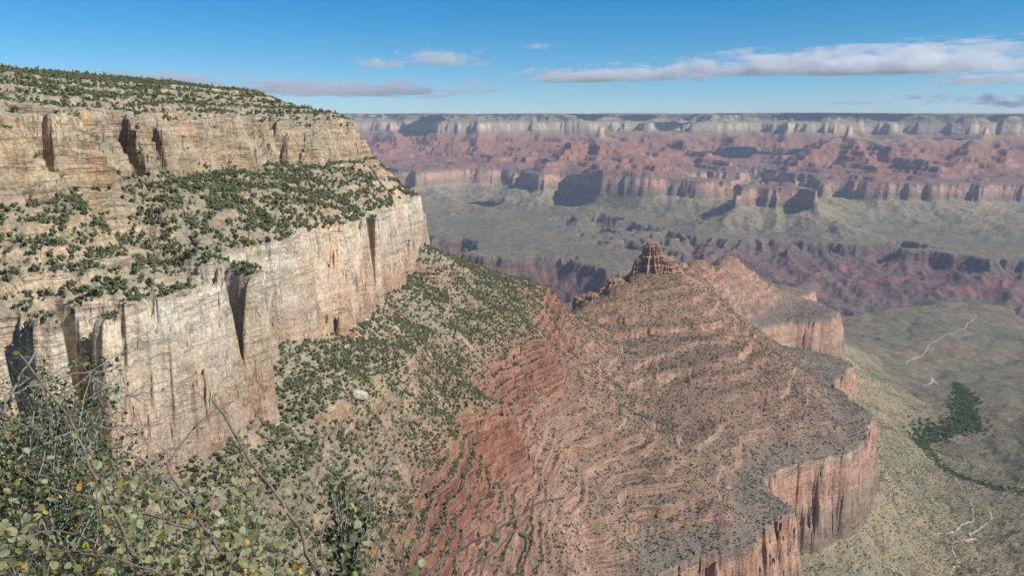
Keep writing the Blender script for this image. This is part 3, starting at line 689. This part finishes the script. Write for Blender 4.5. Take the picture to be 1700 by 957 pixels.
# low brush, nearly everywhere below
x, y, z, sz, gr, R, u, r = candidates(420000, 380, 2500, 22)
dens = np.interp(sz, [-960, -800, -790, -640, -600, -420, -330, -212, -205, -110, -100, 70], [.10, .16, .02, .15, .55, .60, .50, .45, .02, .05, .35, .4])
dens = dens * np.clip(.8 + fbm2(x, y, 40, 2, ox=47.), .1, 2) * (1 - sstep(1.0, 1.9, gr)) * np.where(R > 1500, .45, 1)
size = r.uniform(.7, 1.7, len(x)) * np.interp(R, [800, 2000], [1, 1.3])
keep = (r.uniform(0, 1, len(x)) < dens * .5) & visible(x, y, z, size)
print('brush', keep.sum())
o = scatter_mesh('desert_brush', [leafy(8, 150 + i, True, .2, .3) for i in range(4)], x[keep], y[keep], z[keep] - .1, size[keep], M_BRUSH, seed=8, zs=np.full(keep.sum(), .7))
tag(o, 'low grey green desert brush on the slopes', 'brush', kind='stuff')
# fallen blocks
M_BLK = terrain_material(); M_BLK.name = 'fallen_rock'
def block(seed):
    r = np.random.default_rng(seed); v = IC0[0] * r.uniform(.6, 1.1, (12, 1)); v = np.sign(v) * np.abs(v) ** .7 * (.55, .42, .34); return v, IC0[1]
g = NT('pale_boulder'); geo = g.n('ShaderNodeNewGeometry')
spz = g.n('ShaderNodeSeparateXYZ'); g.L(geo.outputs['Position'], spz.inputs[0])
palec = g.ramp(geo.outputs['Random Per Island'], [(0, (.27, .225, .16)), (.5, (.37, .315, .24)), (1, (.50, .44, .36))])
redc = g.ramp(geo.outputs['Random Per Island'], [(0, (.28, .15, .10)), (.6, (.36, .21, .15)), (1, (.52, .42, .34))])
cc = g.mix(g.mr(spz.outputs[2], -400.0, -260.0), redc, palec)
bs = g.n('ShaderNodeBsdfPrincipled'); g.L(cc, bs.inputs['Base Color']); bs.inputs['Roughness'].default_value = .95; g.L(bs.outputs[0], g.out.inputs[0]); M_BL = g.m
x, y, z, sz, gr, R, u, r = candidates(420000, 350, 2300, 23)
dens = np.interp(sz, [-800, -790, -625, -600, -330, -300, -212, -205, -110, -100, 70], [.02, .02, .05, .35, .35, .5, .6, .02, .05, .25, .3])
dens = dens * np.clip(.7 + 1.2 * fbm2(x, y, 60, 3, ox=57.), .05, 2.5) * (1 - sstep(1.1, 2, gr))
size = .55 + 2.2 * r.uniform(0, 1, len(x)) ** 4 + .0006 * R
keep = (r.uniform(0, 1, len(x)) < dens * .5) & visible(x, y, z, size)
print('blocks', keep.sum())
o = scatter_mesh('rock_rubble', [block(i) for i in range(6)], x[keep], y[keep], z[keep] + size[keep] * .05, size[keep], M_BL, seed=9, smooth=False)
tag(o, 'pale and red fallen rock blocks strewn over the slopes', 'rubble', kind='stuff')

# ------------------------------------------------------------------ crags on the red butte
M_CRAG = simple('crag_sandstone', (.36, .215, .145), .95, .16, .38, 2.0)
def crag(name, px, py, R, r0, h, base_drop, seed, lean=(0, 0), sx=1.0, label=''):
    az, sl_ = ray(px, py); cx, cy = R * math.sin(az), R * math.cos(az); ztop = sl_ * R
    n, m = 220, 120; th = np.linspace(0, 2 * np.pi, n, endpoint=False); t = np.linspace(0, 1, m)
    T, TH = np.meshgrid(t, th, indexing='ij'); z = ztop - T * (h + base_drop)
    zz = (ztop - z) / h
    prof = np.interp(zz, [0, .02, .09, .12, .40, .44, .66, .70, 1, 1.25, 1.6], [.0, .26, .32, .44, .50, .66, .72, .86, .98, 1.5, 2.1])
    ca, sa = np.cos(TH), np.sin(TH)
    st_ = z / 6.5 + .8 * pn2(ca * 1.5 + seed, sa * 1.5); f = st_ - np.floor(st_)
    rr = r0 * prof * (1 + .22 * ridged2(ca * 2.2 + seed, sa * 2.2 + zz * .4, 1.0, 3)) * (1 - .09 * sstep(.55, .95, f) * (zz > .06)) 
    rr = rr + r0 * .06 * pn2(ca * 7 + seed, z / 5 + sa * 7) * np.minimum(1, zz * 6)
    X = cx + rr * ca * sx + lean[0] * zz; Y = cy + rr * sa + lean[1] * zz
    idx = np.arange(n * m).reshape(m, n); q = np.stack([idx[:-1], idx[1:], np.roll(idx, -1, 1)[1:], np.roll(idx, -1, 1)[:-1]], -1).reshape(-1, 4)
    o = mesh_from(name, np.stack([X, Y, z], -1).reshape(-1, 3), q, M_CRAG); tag(o, label, 'butte', kind='structure'); return o
crag('rock_tower_hill', 1084, 402, 2185, 46, 84, 50, 3.1, (0, 0), 1.0, 'blocky orange sandstone tower on top of the red butte')
crag('rock_shoulder_hill', 1108, 428, 2180, 44, 48, 50, 23.1, (0, 0), 1.0, 'orange ledged shoulder to the right of the sandstone tower')
crag('rock_outcrop_hill', 1060, 428, 2170, 22, 52, 60, 7.7, (0, 0), 1.0, 'dark stepped crag on the left shoulder of the sandstone tower')
crag('rock_outcrop_hill', 1022, 462, 2080, 34, 34, 60, 9.2, (0, 0), 1.3, 'low ledged crag on the left ridge of the red butte')
crag('rock_outcrop_hill', 984, 487, 1990, 26, 40, 60, 5.4, (0, 0), 1.2, 'red crag at the left end of the red butte')
crag('rock_outcrop_hill', 968, 507, 1950, 14, 32, 50, 15.4, (0, 0), 1.2, 'lowest small red crag above the saddle')

# a single huge pale boulder on the slope, left of the red ledges
bx, by = hit(596, 662); r = np.random.default_rng(5); iv, if_ = ico(3)
iv = np.sign(iv) * np.abs(iv) ** .62 * (7.5, 5, 4.5) * (1 + .16 * pn2(iv[:, 0] * 2.3 + iv[:, 2], iv[:, 1] * 2.3 + 4)[:, None])
c_, s_ = math.cos(.5), math.sin(.5); iv = np.stack([iv[:, 0] * c_ - iv[:, 1] * s_, iv[:, 0] * s_ + iv[:, 1] * c_, iv[:, 2] - iv[:, 0] * .25], -1)
o = mesh_from('boulder', iv + (bx, by, float(gz(bx, by)) + 2.5), if_, simple('boulder_stone', (.48, .41, .32), .95, .5, .3, .8))
tag(o, 'huge pale boulder lying on the juniper slope under the white cliff', 'boulder')

# ------------------------------------------------------------------ creek trees and trails on the plateau
def path_pts(pts, n):
    P_ = [hit(*p) for p in pts]; P_ = np.array(P_); d = np.r_[0, np.cumsum(np.hypot(*np.diff(P_, axis=0).T))]
    t = np.linspace(0, d[-1], n); return np.interp(t, d, P_[:, 0]), np.interp(t, d, P_[:, 1]), t
M_TRAIL = simple('trail_dust', (.42, .35, .26), .95, .2, .15)
def trail(label, pts, wd, wig=6.0):
    x, y, t = path_pts(pts, 260); x = x + wig * pn2(t / 90, t * 0 + wd); y = y + wig * pn2(t / 90, t * 0 + 9 + wd)
    dx, dy = np.gradient(x), np.gradient(y); L = np.hypot(dx, dy) + 1e-6; nx, ny = -dy / L, dx / L
    rows_ = []
    for k in (-1, -.33, .33, 1):
        a, b = x + nx * wd * k, y + ny * wd * k; rows_.append(np.stack([a, b, gz(a, b) + .35 + (.25 if abs(k) < .5 else 0)], -1))
    V = np.stack(rows_, 0); idx = np.arange(4 * 260).reshape(4, 260)
    q = np.stack([idx[:-1, :-1], idx[:-1, 1:], idx[1:, 1:], idx[1:, :-1]], -1).reshape(-1, 4)
    o = mesh_from('trail_path', V.reshape(-1, 3), q, M_TRAIL); tag(o, label, 'trail', kind='structure')
trail('pale trail running out to the edge of the plateau', [(1506, 605), (1530, 590), (1545, 572), (1565, 560), (1600, 547), (1612, 535), (1618, 524)], 2.6, 12)
trail('short pale zigzag of trail above the creek trees', [(1532, 642), (1548, 636), (1546, 628), (1552, 636), (1560, 640)], 3.0, 2)
trail('pale winding trail beside the creek at the lower right', [(1578, 957), (1588, 940), (1586, 920), (1582, 905), (1600, 899), (1622, 896), (1606, 888), (1628, 880), (1650, 862), (1646, 852)], 1.8, 9)
trail('branch of the winding trail running up to the creek trees', [(1556, 890), (1590, 880), (1620, 862), (1612, 835), (1600, 815), (1590, 800)], 1.6, 9)
x, y, t = path_pts([(1590, 640), (1605, 665), (1595, 690), (1610, 712), (1575, 715), (1530, 728), (1535, 748), (1560, 772), (1590, 792), (1640, 808), (1690, 820), (1740, 825)], 400)
r = np.random.default_rng(31); n = 1900; k = r.integers(0, 400, n)
wdt = np.interp(k, [0, 60, 160, 220, 250, 300, 400], [12, 28, 38, 36, 28, 22, 16])
xx = x[k] + r.normal(0, 1, n) * wdt * .6; yy = y[k] + r.normal(0, 1, n) * wdt * .8; hh = np.interp(k, [0, 200, 250, 400], [9, 11, 7, 4]) * r.uniform(.6, 1.15, n)
o = scatter_mesh('cottonwood_grove_trees', [leafy(90, 200 + i, True, .1, .2) for i in range(5)], xx, yy, gz(xx, yy) - .5, hh, M_COT, seed=33, smooth=False)
tag(o, 'bright green cottonwoods crowding along the creek at the lower right', 'cottonwoods', kind='stuff')

# ------------------------------------------------------------------ clouds over the far rim, and the ones high above that shade it
def cloud_mat(name, dens, seed, sc, asp=1.0):
    g = NT(name); tc = g.n('ShaderNodeTexCoord'); ob = tc.outputs['Object']
    mp = g.n('ShaderNodeVectorMath', operation='ADD'); g.L(ob, mp.inputs[0]); mp.inputs[1].default_value = (seed * 3.7, seed, seed * 1.9)
    n_ = g.noise(g.scale(mp.outputs[0], (1, 1, asp)), sc, 6, .62, .3)
    sp = g.n('ShaderNodeSeparateXYZ'); g.L(ob, sp.inputs[0])
    ln = g.n('ShaderNodeVectorMath', operation='LENGTH'); g.L(g.scale(ob, (1, 1, 1)), ln.inputs[0])
    fall = g.mr(ln.outputs['Value'], .0, 1.0, .20, -.34)
    flatb = g.mr(sp.outputs[2], -.60, -.30, -.5, 0)
    d = g.math('MULTIPLY', g.mr(g.math('ADD', g.math('ADD', g.math('MULTIPLY', n_, 2.5), fall), flatb), 1.13, 1.36), dens)
    v = g.n('ShaderNodeVolumePrincipled'); v.inputs['Color'].default_value = (.97, .98, 1, 1); v.inputs['Anisotropy'].default_value = .25
    g.L(d, v.inputs['Density']); g.L(v.outputs[0], g.out.inputs['Volume']); g.m.cycles.volume_step_rate = 1.0
    return g.m
def cloud(px, py, wpx, hpx, R, seed, label, dens=.0025, group=None, sc=3.0):
    az, sl_ = ray(px, py); c = (R * math.sin(az), R * math.cos(az), R * sl_); m = R / F; wpx *= 1.3; hpx *= .88; py += 4
    iv, if_ = IC1; box = np.sign(iv) * np.abs(iv) ** .5
    o = mesh_from('cloud', box, if_, cloud_mat('cloud_vapour', dens, seed, sc, max(.3, min(1.0, 2.2 * hpx / wpx))), smooth=False)
    o.location = c; o.scale = (wpx * m / 2, max(wpx * m / 3.2, hpx * m), hpx * m / 2); o.rotation_euler = (0, 0, -az)
    tag(o, label, 'cloud', group)
cloud(738, 99, 130, 48, 26000, 1.3, 'small puffy white cloud high above the end of the pale cliffs', sc=2.2)
cloud(638, 107, 92, 30, 26000, 2.9, 'thin grey wisp just left of the small puffy cloud', .003)
cloud(893, 77, 60, 18, 26000, 4.1, 'tiny grey wisp alone in the blue above the far rim', .002)
cloud(560, 150, 430, 40, 27000, 5.5, 'long flat white cloud bank low behind the pale cliff top', sc=4.0)
cloud(268, 131, 220, 36, 26500, 6.6, 'pale cloud bank just over the wooded top on the left', sc=3.2)
cloud(960, 130, 200, 34, 25200, 21.2, 'ragged left end of the long grey cloud streak', .004, sc=3.4)
cloud(1250, 118, 200, 34, 25300, 22.8, 'grey middle link of the long cloud streak', .004, sc=3.4)
cloud(1440, 112, 260, 50, 25100, 23.4, 'grey shaded cloud between the broad swelling and the largest cloud', .005, sc=3.4)
cloud(1040, 126, 260, 40, 25000, 7.2, 'thin left tail of the long grey cloud streak', .004, sc=4.0)
cloud(1160, 112, 130, 50, 24800, 8.4, 'brighter puff in the middle of the long grey cloud streak', sc=2.4)
cloud(1330, 106, 260, 56, 25000, 9.7, 'broad white swelling of the long cloud streak', sc=3.2)
cloud(1540, 108, 330, 66, 25500, 10.3, 'largest grey and white cloud at the right of the streak', sc=3.4)
cloud(1560, 82, 320, 26, 27500, 11.9, 'thin grey veil above the largest cloud', .002, sc=3.8)
cloud(1660, 132, 190, 30, 26500, 12.6, 'flat grey cloud under the right end of the streak', .003, sc=3.4)
cloud(1622, 168, 120, 26, 28000, 13.4, 'low white cloud near the far rim at the right', sc=2.6)
cloud(1705, 172, 90, 30, 27000, 14.8, 'low white cloud cut off by the right edge of the picture', sc=2.6)
cloud(1520, 162, 80, 14, 28000, 15.2, 'faint low wisp above the far rim, left of the low white clouds', .0018)
cloud(1420, 171, 90, 12, 28000, 16.6, 'faint flat wisp resting just above the far rim', .0018)
def shade_cloud(px, py, R, wd, seed):
    az, _ = ray(px, py); tx, ty = R * math.sin(az), R * math.cos(az); tz = ray(px, py)[1] * R
    h = 3000.0; k = (h - tz) / sdir[2]
    iv, if_ = ico(2); n_ = pn2(iv[:, 0] * 1.7 + seed, iv[:, 1] * 1.7 + iv[:, 2])
    o = mesh_from('overhead_cloud', iv * (wd, wd * .75, 130) * (1 + .45 * n_)[:, None], if_, M_CL)
    o.location = (tx + sdir[0] * k, ty + sdir[1] * k, h); return o
g = NT('thick_cloud'); bs = g.n('ShaderNodeBsdfDiffuse'); bs.inputs[0].default_value = (.9, .9, .92, 1); g.L(bs.outputs[0], g.out.inputs[0]); M_CL = g.m
for q, (px, py, R, wd) in enumerate([(715, 212, 14300, 520), (1235, 240, 12600, 620), (1312, 246, 12300, 330), (1110, 208, 14500, 330), (1055, 203, 15000, 300), (1450, 196, 15200, 900), (1330, 196, 15300, 600), (1180, 194, 15400, 500), (1560, 232, 13000, 350), (960, 205, 15000, 260), (1640, 196, 15300, 400), (835, 312, 9100, 105)]):
    o = shade_cloud(px, py, R, wd, q * 2.3)
    tag(o, 'thick white cloud drifting high above the frame over the far rim', 'cloud', 'clouds overhead that shade the far rim')

# ------------------------------------------------------------------ the ledge under the camera
ng, mg = 240, 90
thg = np.linspace(-math.pi, math.pi, ng, endpoint=False); tg = np.linspace(0, 1, mg)
Tg, Hg = np.meshgrid(tg, thg, indexing='ij'); Rg = .05 + 117.95 * Tg ** 2.6
xg, yg = Rg * np.sin(Hg), Rg * np.cos(Hg)
front = sstep(-.45, .25, np.cos(Hg))
edge = 2.3 + .5 * pn2(Hg * 1.7, Hg * 0 + 2) + 1.6 * sstep(.2, .9, -np.sin(Hg))
foot = np.interp(np.abs(Hg), [0, .7, 3.2], [float(TZ[0].mean())] * 3)
zg = -1.62 - front * np.clip((Rg - edge) / (118 - edge), 0, 1) ** .75 * (-foot - 1.62) - front * 1.4 * sstep(0, .8, Rg - edge)
zg = zg + .10 * fbm2(xg, yg, 1.3, 4, .6, ox=5.) + .9 * fbm2(xg, yg, 14, 3, ox=3.) * np.clip(Rg / 20, 0, 1)
idx = np.arange(ng * mg).reshape(mg, ng); q = np.stack([idx[:-1], np.roll(idx, -1, 1)[:-1], np.roll(idx, -1, 1)[1:], idx[1:]], -1).reshape(-1, 4)
o = mesh_from('ground', np.stack([xg, yg, zg], -1).reshape(-1, 3), q, simple('ledge_soil', (.20, .165, .12), .95, 2.5, .4, .05))
tag(o, 'stony ledge of the near rim', 'ground', kind='structure')

# ------------------------------------------------------------------ shrubs in front of the camera
def at(px, py, d):
    a, b = (px - 850.0) / F, (478.5 - py) / F
    v = np.array([a, CP + b * SP, -SP + b * CP]); return v / np.linalg.norm(v) * d
class Tubes:
    def __init__(s): s.V, s.F, s.o = [], [], 0
    def add(s, P, r0, r1, k=5):
        P = np.asarray(P); n = len(P); T = np.gradient(P, axis=0); T /= np.linalg.norm(T, axis=1)[:, None] + 1e-9
        A = np.cross(T, (0.13, .4, .9)); A /= np.linalg.norm(A, axis=1)[:, None] + 1e-9; B = np.cross(T, A)
        rr = np.linspace(r0, r1, n) * (1 + .12 * np.sin(np.arange(n) * 2.1)); th = np.arange(k) * 2 * np.pi / k
        ring = P[:, None] + rr[:, None, None] * (np.cos(th)[None, :, None] * A[:, None] + np.sin(th)[None, :, None] * B[:, None])
        idx = np.arange(n * k).reshape(n, k) + s.o; q = np.stack([idx[:-1], np.roll(idx, -1, 1)[:-1], np.roll(idx, -1, 1)[1:], idx[1:]], -1).reshape(-1, 4)
        s.V.append(ring.reshape(-1, 3)); s.F.append(q); s.o += n * k
    def build(s, name, mat, parent):
        o = mesh_from(name, np.concatenate(s.V), np.concatenate(s.F), mat); o.parent = parent; return o
class Leaves:
    def __init__(s): s.P, s.D, s.S = [], [], []
    def add(s, p, d, sz): s.P.append(p); s.D.append(d); s.S.append(sz)
    def build(s, name, mat, parent, seed, round_=.9, nseg=9):
        r = np.random.default_rng(seed); P = np.array(s.P); Dd = np.array(s.D); S = np.array(s.S); n = len(P)
        Dd /= np.linalg.norm(Dd, axis=1)[:, None]
        N = r.normal(size=(n, 3)) * .75 + (.25, -.55, .55); N -= (N * Dd).sum(1)[:, None] * Dd; N /= np.linalg.norm(N, axis=1)[:, None]
        W = np.cross(N, Dd); th = np.linspace(0, 2 * np.pi, nseg, endpoint=False)
        lx = (1 - np.cos(th)) * .5; ly = np.sin(th) * .5 * round_ * (1 - .18 * (lx - .5)); cup = .9 * ly ** 2 - .10 * lx
        lx = np.r_[.5, lx]; ly = np.r_[0, ly]; cup = np.r_[0, cup + .02]
        cu = r.uniform(-.5, 2.2, n)[:, None, None]; asp = r.uniform(.72, 1.08, n)[:, None, None]
        V = P[:, None] + S[:, None, None] * ((lx[None, :, None] + .22) * Dd[:, None] + ly[None, :, None] * asp * W[:, None] + cup[None, :, None] * cu * N[:, None])
        f = np.array([(0, 1 + i, 1 + (i + 1) % nseg) for i in range(nseg)])
        F_ = f[None] + (np.arange(n) * (nseg + 1))[:, None, None]
        o = mesh_from(name, V.reshape(-1, 3), F_.reshape(-1, 3), mat); o.parent = parent; return o
def leaf_mat(name, stops, trans=.3, gloss=.35):
    g = NT(name); geo = g.n('ShaderNodeNewGeometry'); c = g.ramp(geo.outputs['Random Per Island'], stops)
    c = g.mix(1.0, c, g.ramp(g.noise(geo.outputs['Position'], 90.0, 4, .6), [(.3, (.78, .8, .7)), (.7, (1.18, 1.15, 1.1))]), 'MULTIPLY')
    bs = g.n('ShaderNodeBsdfPrincipled'); g.L(c, bs.inputs['Base Color']); bs.inputs['Roughness'].default_value = .5; bs.inputs['Specular IOR Level'].default_value = gloss
    tr = g.n('ShaderNodeBsdfTranslucent'); g.L(g.mix(1.0, c, (1.1, 1.2, .5), 'MULTIPLY'), tr.inputs[0])
    mx = g.n('ShaderNodeMixShader'); mx.inputs[0].default_value = trans; g.L(bs.outputs[0], mx.inputs[1]); g.L(tr.outputs[0], mx.inputs[2]); g.L(mx.outputs[0], g.out.inputs[0]); return g.m
M_PALE = leaf_mat('pale_round_leaf', [(0, (.20, .21, .10)), (.35, (.29, .29, .16)), (.7, (.37, .36, .23)), (.87, (.26, .26, .09)), (.965, (.19, .20, .05)), (.982, (.60, .40, .05)), (.992, (.52, .20, .05)), (1, (.45, .3, .12))])
M_SMALL = leaf_mat('small_dark_leaf', [(0, (.04, .062, .022)), (.4, (.075, .10, .036)), (.75, (.12, .145, .055)), (.93, (.20, .21, .07)), (.97, (.45, .30, .05)), (1, (.40, .16, .05))], .22, .5)
M_TWIG = simple('reddish_twig', (.19, .135, .105), .8, 60, .4); M_GREY = simple('grey_twig', (.25, .23, .20), .85, 60, .4)
rq = np.random.default_rng(77)
def wob(P, n, amp, seed):
    """resample a polyline to n points with a little crookedness"""
    P = np.asarray(P, float); d = np.r_[0, np.cumsum(np.linalg.norm(np.diff(P, axis=0), axis=1))]; t = np.linspace(0, d[-1], n)
    Q_ = np.stack([np.interp(t, d, P[:, i]) for i in range(3)], -1); r = np.random.default_rng(seed)
    nz = r.normal(size=(n, 3)) * amp; nz[0] = 0; k = np.array([.25, .5, .25]); nz = np.stack([np.convolve(nz[:, i], k, 'same') for i in range(3)], -1); nz[0] = 0
    return Q_ + nz
def sprout(tub, lv, P, i0, r0, depth, len_, step, lsz, leafp, spread=.9, up=.25, bare=.0):
    """twigs and leaves along a branch P from index i0"""
    n = len(P); T = np.gradient(P, axis=0); T /= np.linalg.norm(T, axis=1)[:, None] + 1e-9
    seg = np.linalg.norm(P[-1] - P[0]) / n; every = max(1, int(step / max(seg, 1e-4)))
    for i in range(i0, n, every):
        if rq.random() < leafp:
            d = T[i] + rq.normal(size=3) * .9; lv.add(P[i], d, lsz * rq.uniform(.6, 1.25))
        if depth > 0 and rq.random() < .62:
            d = T[i] * .8 + rq.normal(size=3) * spread + (0, 0, up); d /= np.linalg.norm(d)
            L = len_ * rq.uniform(.4, 1.2) * (1 - .55 * i / n); m = 9
            c = d + rq.normal(size=3) * .5; Q_ = P[i] + np.linspace(0, 1, m)[:, None] * d * L + (np.linspace(0, 1, m) ** 2)[:, None] * c * L * .25
            Q_ = wob(Q_, m, L * .018, rq.integers(1e9)); tub.add(Q_, r0 * .5, r0 * .16, 4)
            sprout(tub, lv, Q_, 2, r0 * .5, depth - 1, len_ * .55, step * .85, lsz, leafp, spread, up)
    if leafp > .3 and rq.random() < .8: lv.add(P[-1], T[-1] + rq.normal(size=3) * .3, lsz)
def shrub(name, label, loc, mat_t, mat_l, branches, lsz, leafp, seedn, lround=.9, **kw):
    e = D.objects.new(name, None); COL.objects.link(e); e.location = loc; tag(e, label, 'shrub')
    tub, lv = Tubes(), Leaves(); L0 = np.array(loc)
    for pts, r0, r1, i0, dep, ln_, st_, lp in branches:
        n = max(14, int(sum(np.linalg.norm(np.subtract(a, b)) for a, b in zip(pts, pts[1:])) / .022)); P = wob(pts, n, .005, rq.integers(1e9)) - L0
        tub.add(P, r0, r1, 6); sprout(tub, lv, P, int(n * i0), max(r1, .0016), dep, ln_, st_, lsz, lp if lp is not None else leafp, **kw)
    tub.build('branches', mat_t, e); lv.build('leaves', mat_l, e, seedn, lround); print(name, len(lv.P)); return e
def br(pix, r0, r1, i0=.25, dep=1, ln_=.12, st_=.05, lp=None, root=None):
    pts = [at(*p) for p in pix]
    if root is not None: pts = [np.array(root)] + pts
    return (pts, r0, r1, i0, dep, ln_, st_, lp)
RA = (-.38, 1.35, -1.66); RB = (-1.35, 2.2, -1.7); RC = (.12, 1.35, -1.66)
A = [br([(525, 957, 1.65), (497, 883, 1.68), (466, 828, 1.7), (413, 759, 1.74), (379, 710, 1.78), (351, 663, 1.8)], .008, .002, .45, 1, .10, .06, .16, RA),
     br([(250, 990, 1.55), (208, 901, 1.6), (156, 771, 1.65), (130, 730, 1.68), (88, 657, 1.72), (31, 590, 1.76)], .008, .0018, .25, 1, .12, .05, .4, RA),
     br([(420, 980, 1.5), (353, 901, 1.55), (301, 813, 1.6), (275, 777, 1.62), (310, 720, 1.66), (353, 683, 1.7)], .006, .0015, .3, 1, .10, .05, .35, RA),
     br([(470, 985, 1.8), (330, 880, 1.85), (200, 850, 1.9), (60, 800, 1.95), (20, 770, 1.98)], .006, .0015, .3, 2, .14, .05, .6, RA),
     br([(330, 990, 1.35), (180, 925, 1.4), (60, 915, 1.45), (6, 925, 1.5)], .004, .0012, .2, 1, .08, .04, .6, RA),
     br([(300, 990, 1.45), (150, 905, 1.5), (80, 880, 1.5), (22, 905, 1.5)], .004, .0012, .2, 1, .08, .04, .6, RA),
     br([(560, 990, 1.7), (530, 900, 1.75), (545, 860, 1.78), (600, 790, 1.8)], .004, .0014, .4, 1, .08, .06, .3, RA)]
for k in range(40):
    px = rq.uniform(-60, 560); top = np.interp(px, [-60, 60, 150, 300, 420, 560], [850, 830, 790, 775, 805, 860]) + rq.uniform(-20, 130); d = rq.uniform(1.45, 2.15)
    A.append(br([(px * .8 + 90 + rq.uniform(-60, 60), 1060, d), (px * .93 + 30 + rq.uniform(-30, 30), (1060 + top) / 2 + 10, d + rq.uniform(-.06, .06)), (px, top, d + rq.uniform(-.1, .1))], .0030, .0010, .3, 2, .10, .034, .9, RA))
shrub('round_leaved_shrub', 'shrub with pale round leaves and reddish twigs filling the bottom left corner', RA, M_TWIG, M_PALE, A, .0138, .8, 5)
Cb = [br([(690, 965, 1.6), (740, 935, 1.6), (781, 908, 1.6), (813, 885, 1.6), (845, 865, 1.6), (879, 842, 1.6), (911, 831, 1.6), (940, 824, 1.6)], .006, .0022, .3, 1, .05, .06, .22, RC),
      br([(745, 990, 1.55), (770, 957, 1.55), (793, 933, 1.55), (815, 912, 1.55), (847, 887, 1.55), (872, 872, 1.55)], .0045, .0015, .3, 1, .06, .05, .35, RC),
      br([(692, 985, 1.7), (694, 930, 1.7), (697, 846, 1.7), (712, 800, 1.72)], .003, .001, .3, 1, .06, .06, .12, RC),
      br([(752, 950, 1.75), (747, 921, 1.75), (736, 890, 1.75), (718, 842, 1.75), (709, 826, 1.75)], .003, .0012, .3, 1, .06, .06, .3, RC),
      br([(790, 930, 1.8), (795, 860, 1.8), (798, 808, 1.8)], .0022, .0008, .3, 0, .06, .07, .1, RC),
      br([(640, 990, 1.9), (625, 930, 1.9), (621, 740, 1.92), (619, 628, 1.95)], .003, .0007, .4, 1, .05, .08, .08, RC)]
for k in range(15):
    px = rq.uniform(585, 900); top = np.interp(px, [585, 700, 800, 900], [870, 915, 895, 935]) + rq.uniform(0, 60); d = rq.uniform(1.5, 2.0)
    Cb.append(br([(px * .6 + 290, 1060, d), (px + rq.uniform(-25, 25), (1060 + top) / 2, d), (px, top, d)], .003, .001, .3, 1, .08, .045, .6, RC))
shrub('round_leaved_shrub', 'thin shrub with a long bare reddish branch reaching up to the right at bottom centre', RC, M_TWIG, M_PALE, Cb, .016, .7, 6)
B = [br([(60, 900, 2.9), (120, 800, 2.9), (170, 700, 2.9), (200, 640, 2.95)], .012, .003, .2, 1, .2, .08, .2, RB),
     br([(-40, 880, 3.0), (-20, 760, 3.0), (20, 650, 3.0), (60, 585, 3.0)], .012, .003, .2, 1, .2, .08, .2, RB)]
for k in range(112):
    px = rq.uniform(-110, 228); top = np.interp(px, [-110, 0, 60, 130, 190, 230], [650, 665, 622, 612, 640, 710]) + rq.uniform(-30, 230); d = rq.uniform(2.5, 3.5)
    B.append(br([(px * .55 + 10 + rq.uniform(-40, 40), 1000, d), (px * .8 + rq.uniform(-30, 30), (1000 + top) / 2 + 30, d + rq.uniform(-.1, .1)), (px + rq.uniform(-50, 50), top, d + rq.uniform(-.1, .1))], .0045, .0013, .3, 2, .17, .034, .95, RB))
for k in range(30):
    px, py, d = rq.uniform(-60, 215), rq.uniform(600, 900), rq.uniform(2.3, 3.1); a = rq.uniform(-.9, .9); L = rq.uniform(50, 130)
    B.append(br([(px, py, d), (px + L * .5, py - a * L * .5 - 6, d), (px + L, py - a * L, d + .05)], .0028, .001, .4, 1, .08, .06, .15))
shrub('leafy_shrub', 'dense shrub with small dark glossy leaves and grey twigs at the left edge', RB, M_GREY, M_SMALL, B, .0135, .95, 7, .68, spread=1.15)
RD = (-.35, 2.0, -1.7); E = [br([(590, 990, 2.3), (578, 900, 2.3), (585, 850, 2.3), (620, 805, 2.32), (640, 780, 2.35), (662, 757, 2.37)], .006, .003, .35, 1, .06, .06, .15, RD)]
for k in range(26):
    px = rq.uniform(545, 628); top = rq.uniform(815, 900); d = rq.uniform(2.25, 2.4)
    E.append(br([(580 + rq.uniform(-6, 6), 950, 2.3), (px * .6 + 230, (950 + top) / 2, d), (px, top, d)], .003, .0012, .35, 1, .06, .03, .8, RD))
shrub('leafy_sprig', 'small dark leafy sprig on a grey stem between the two pale leaved shrubs', RD, M_GREY, M_SMALL, E, .017, .8, 8, .72)
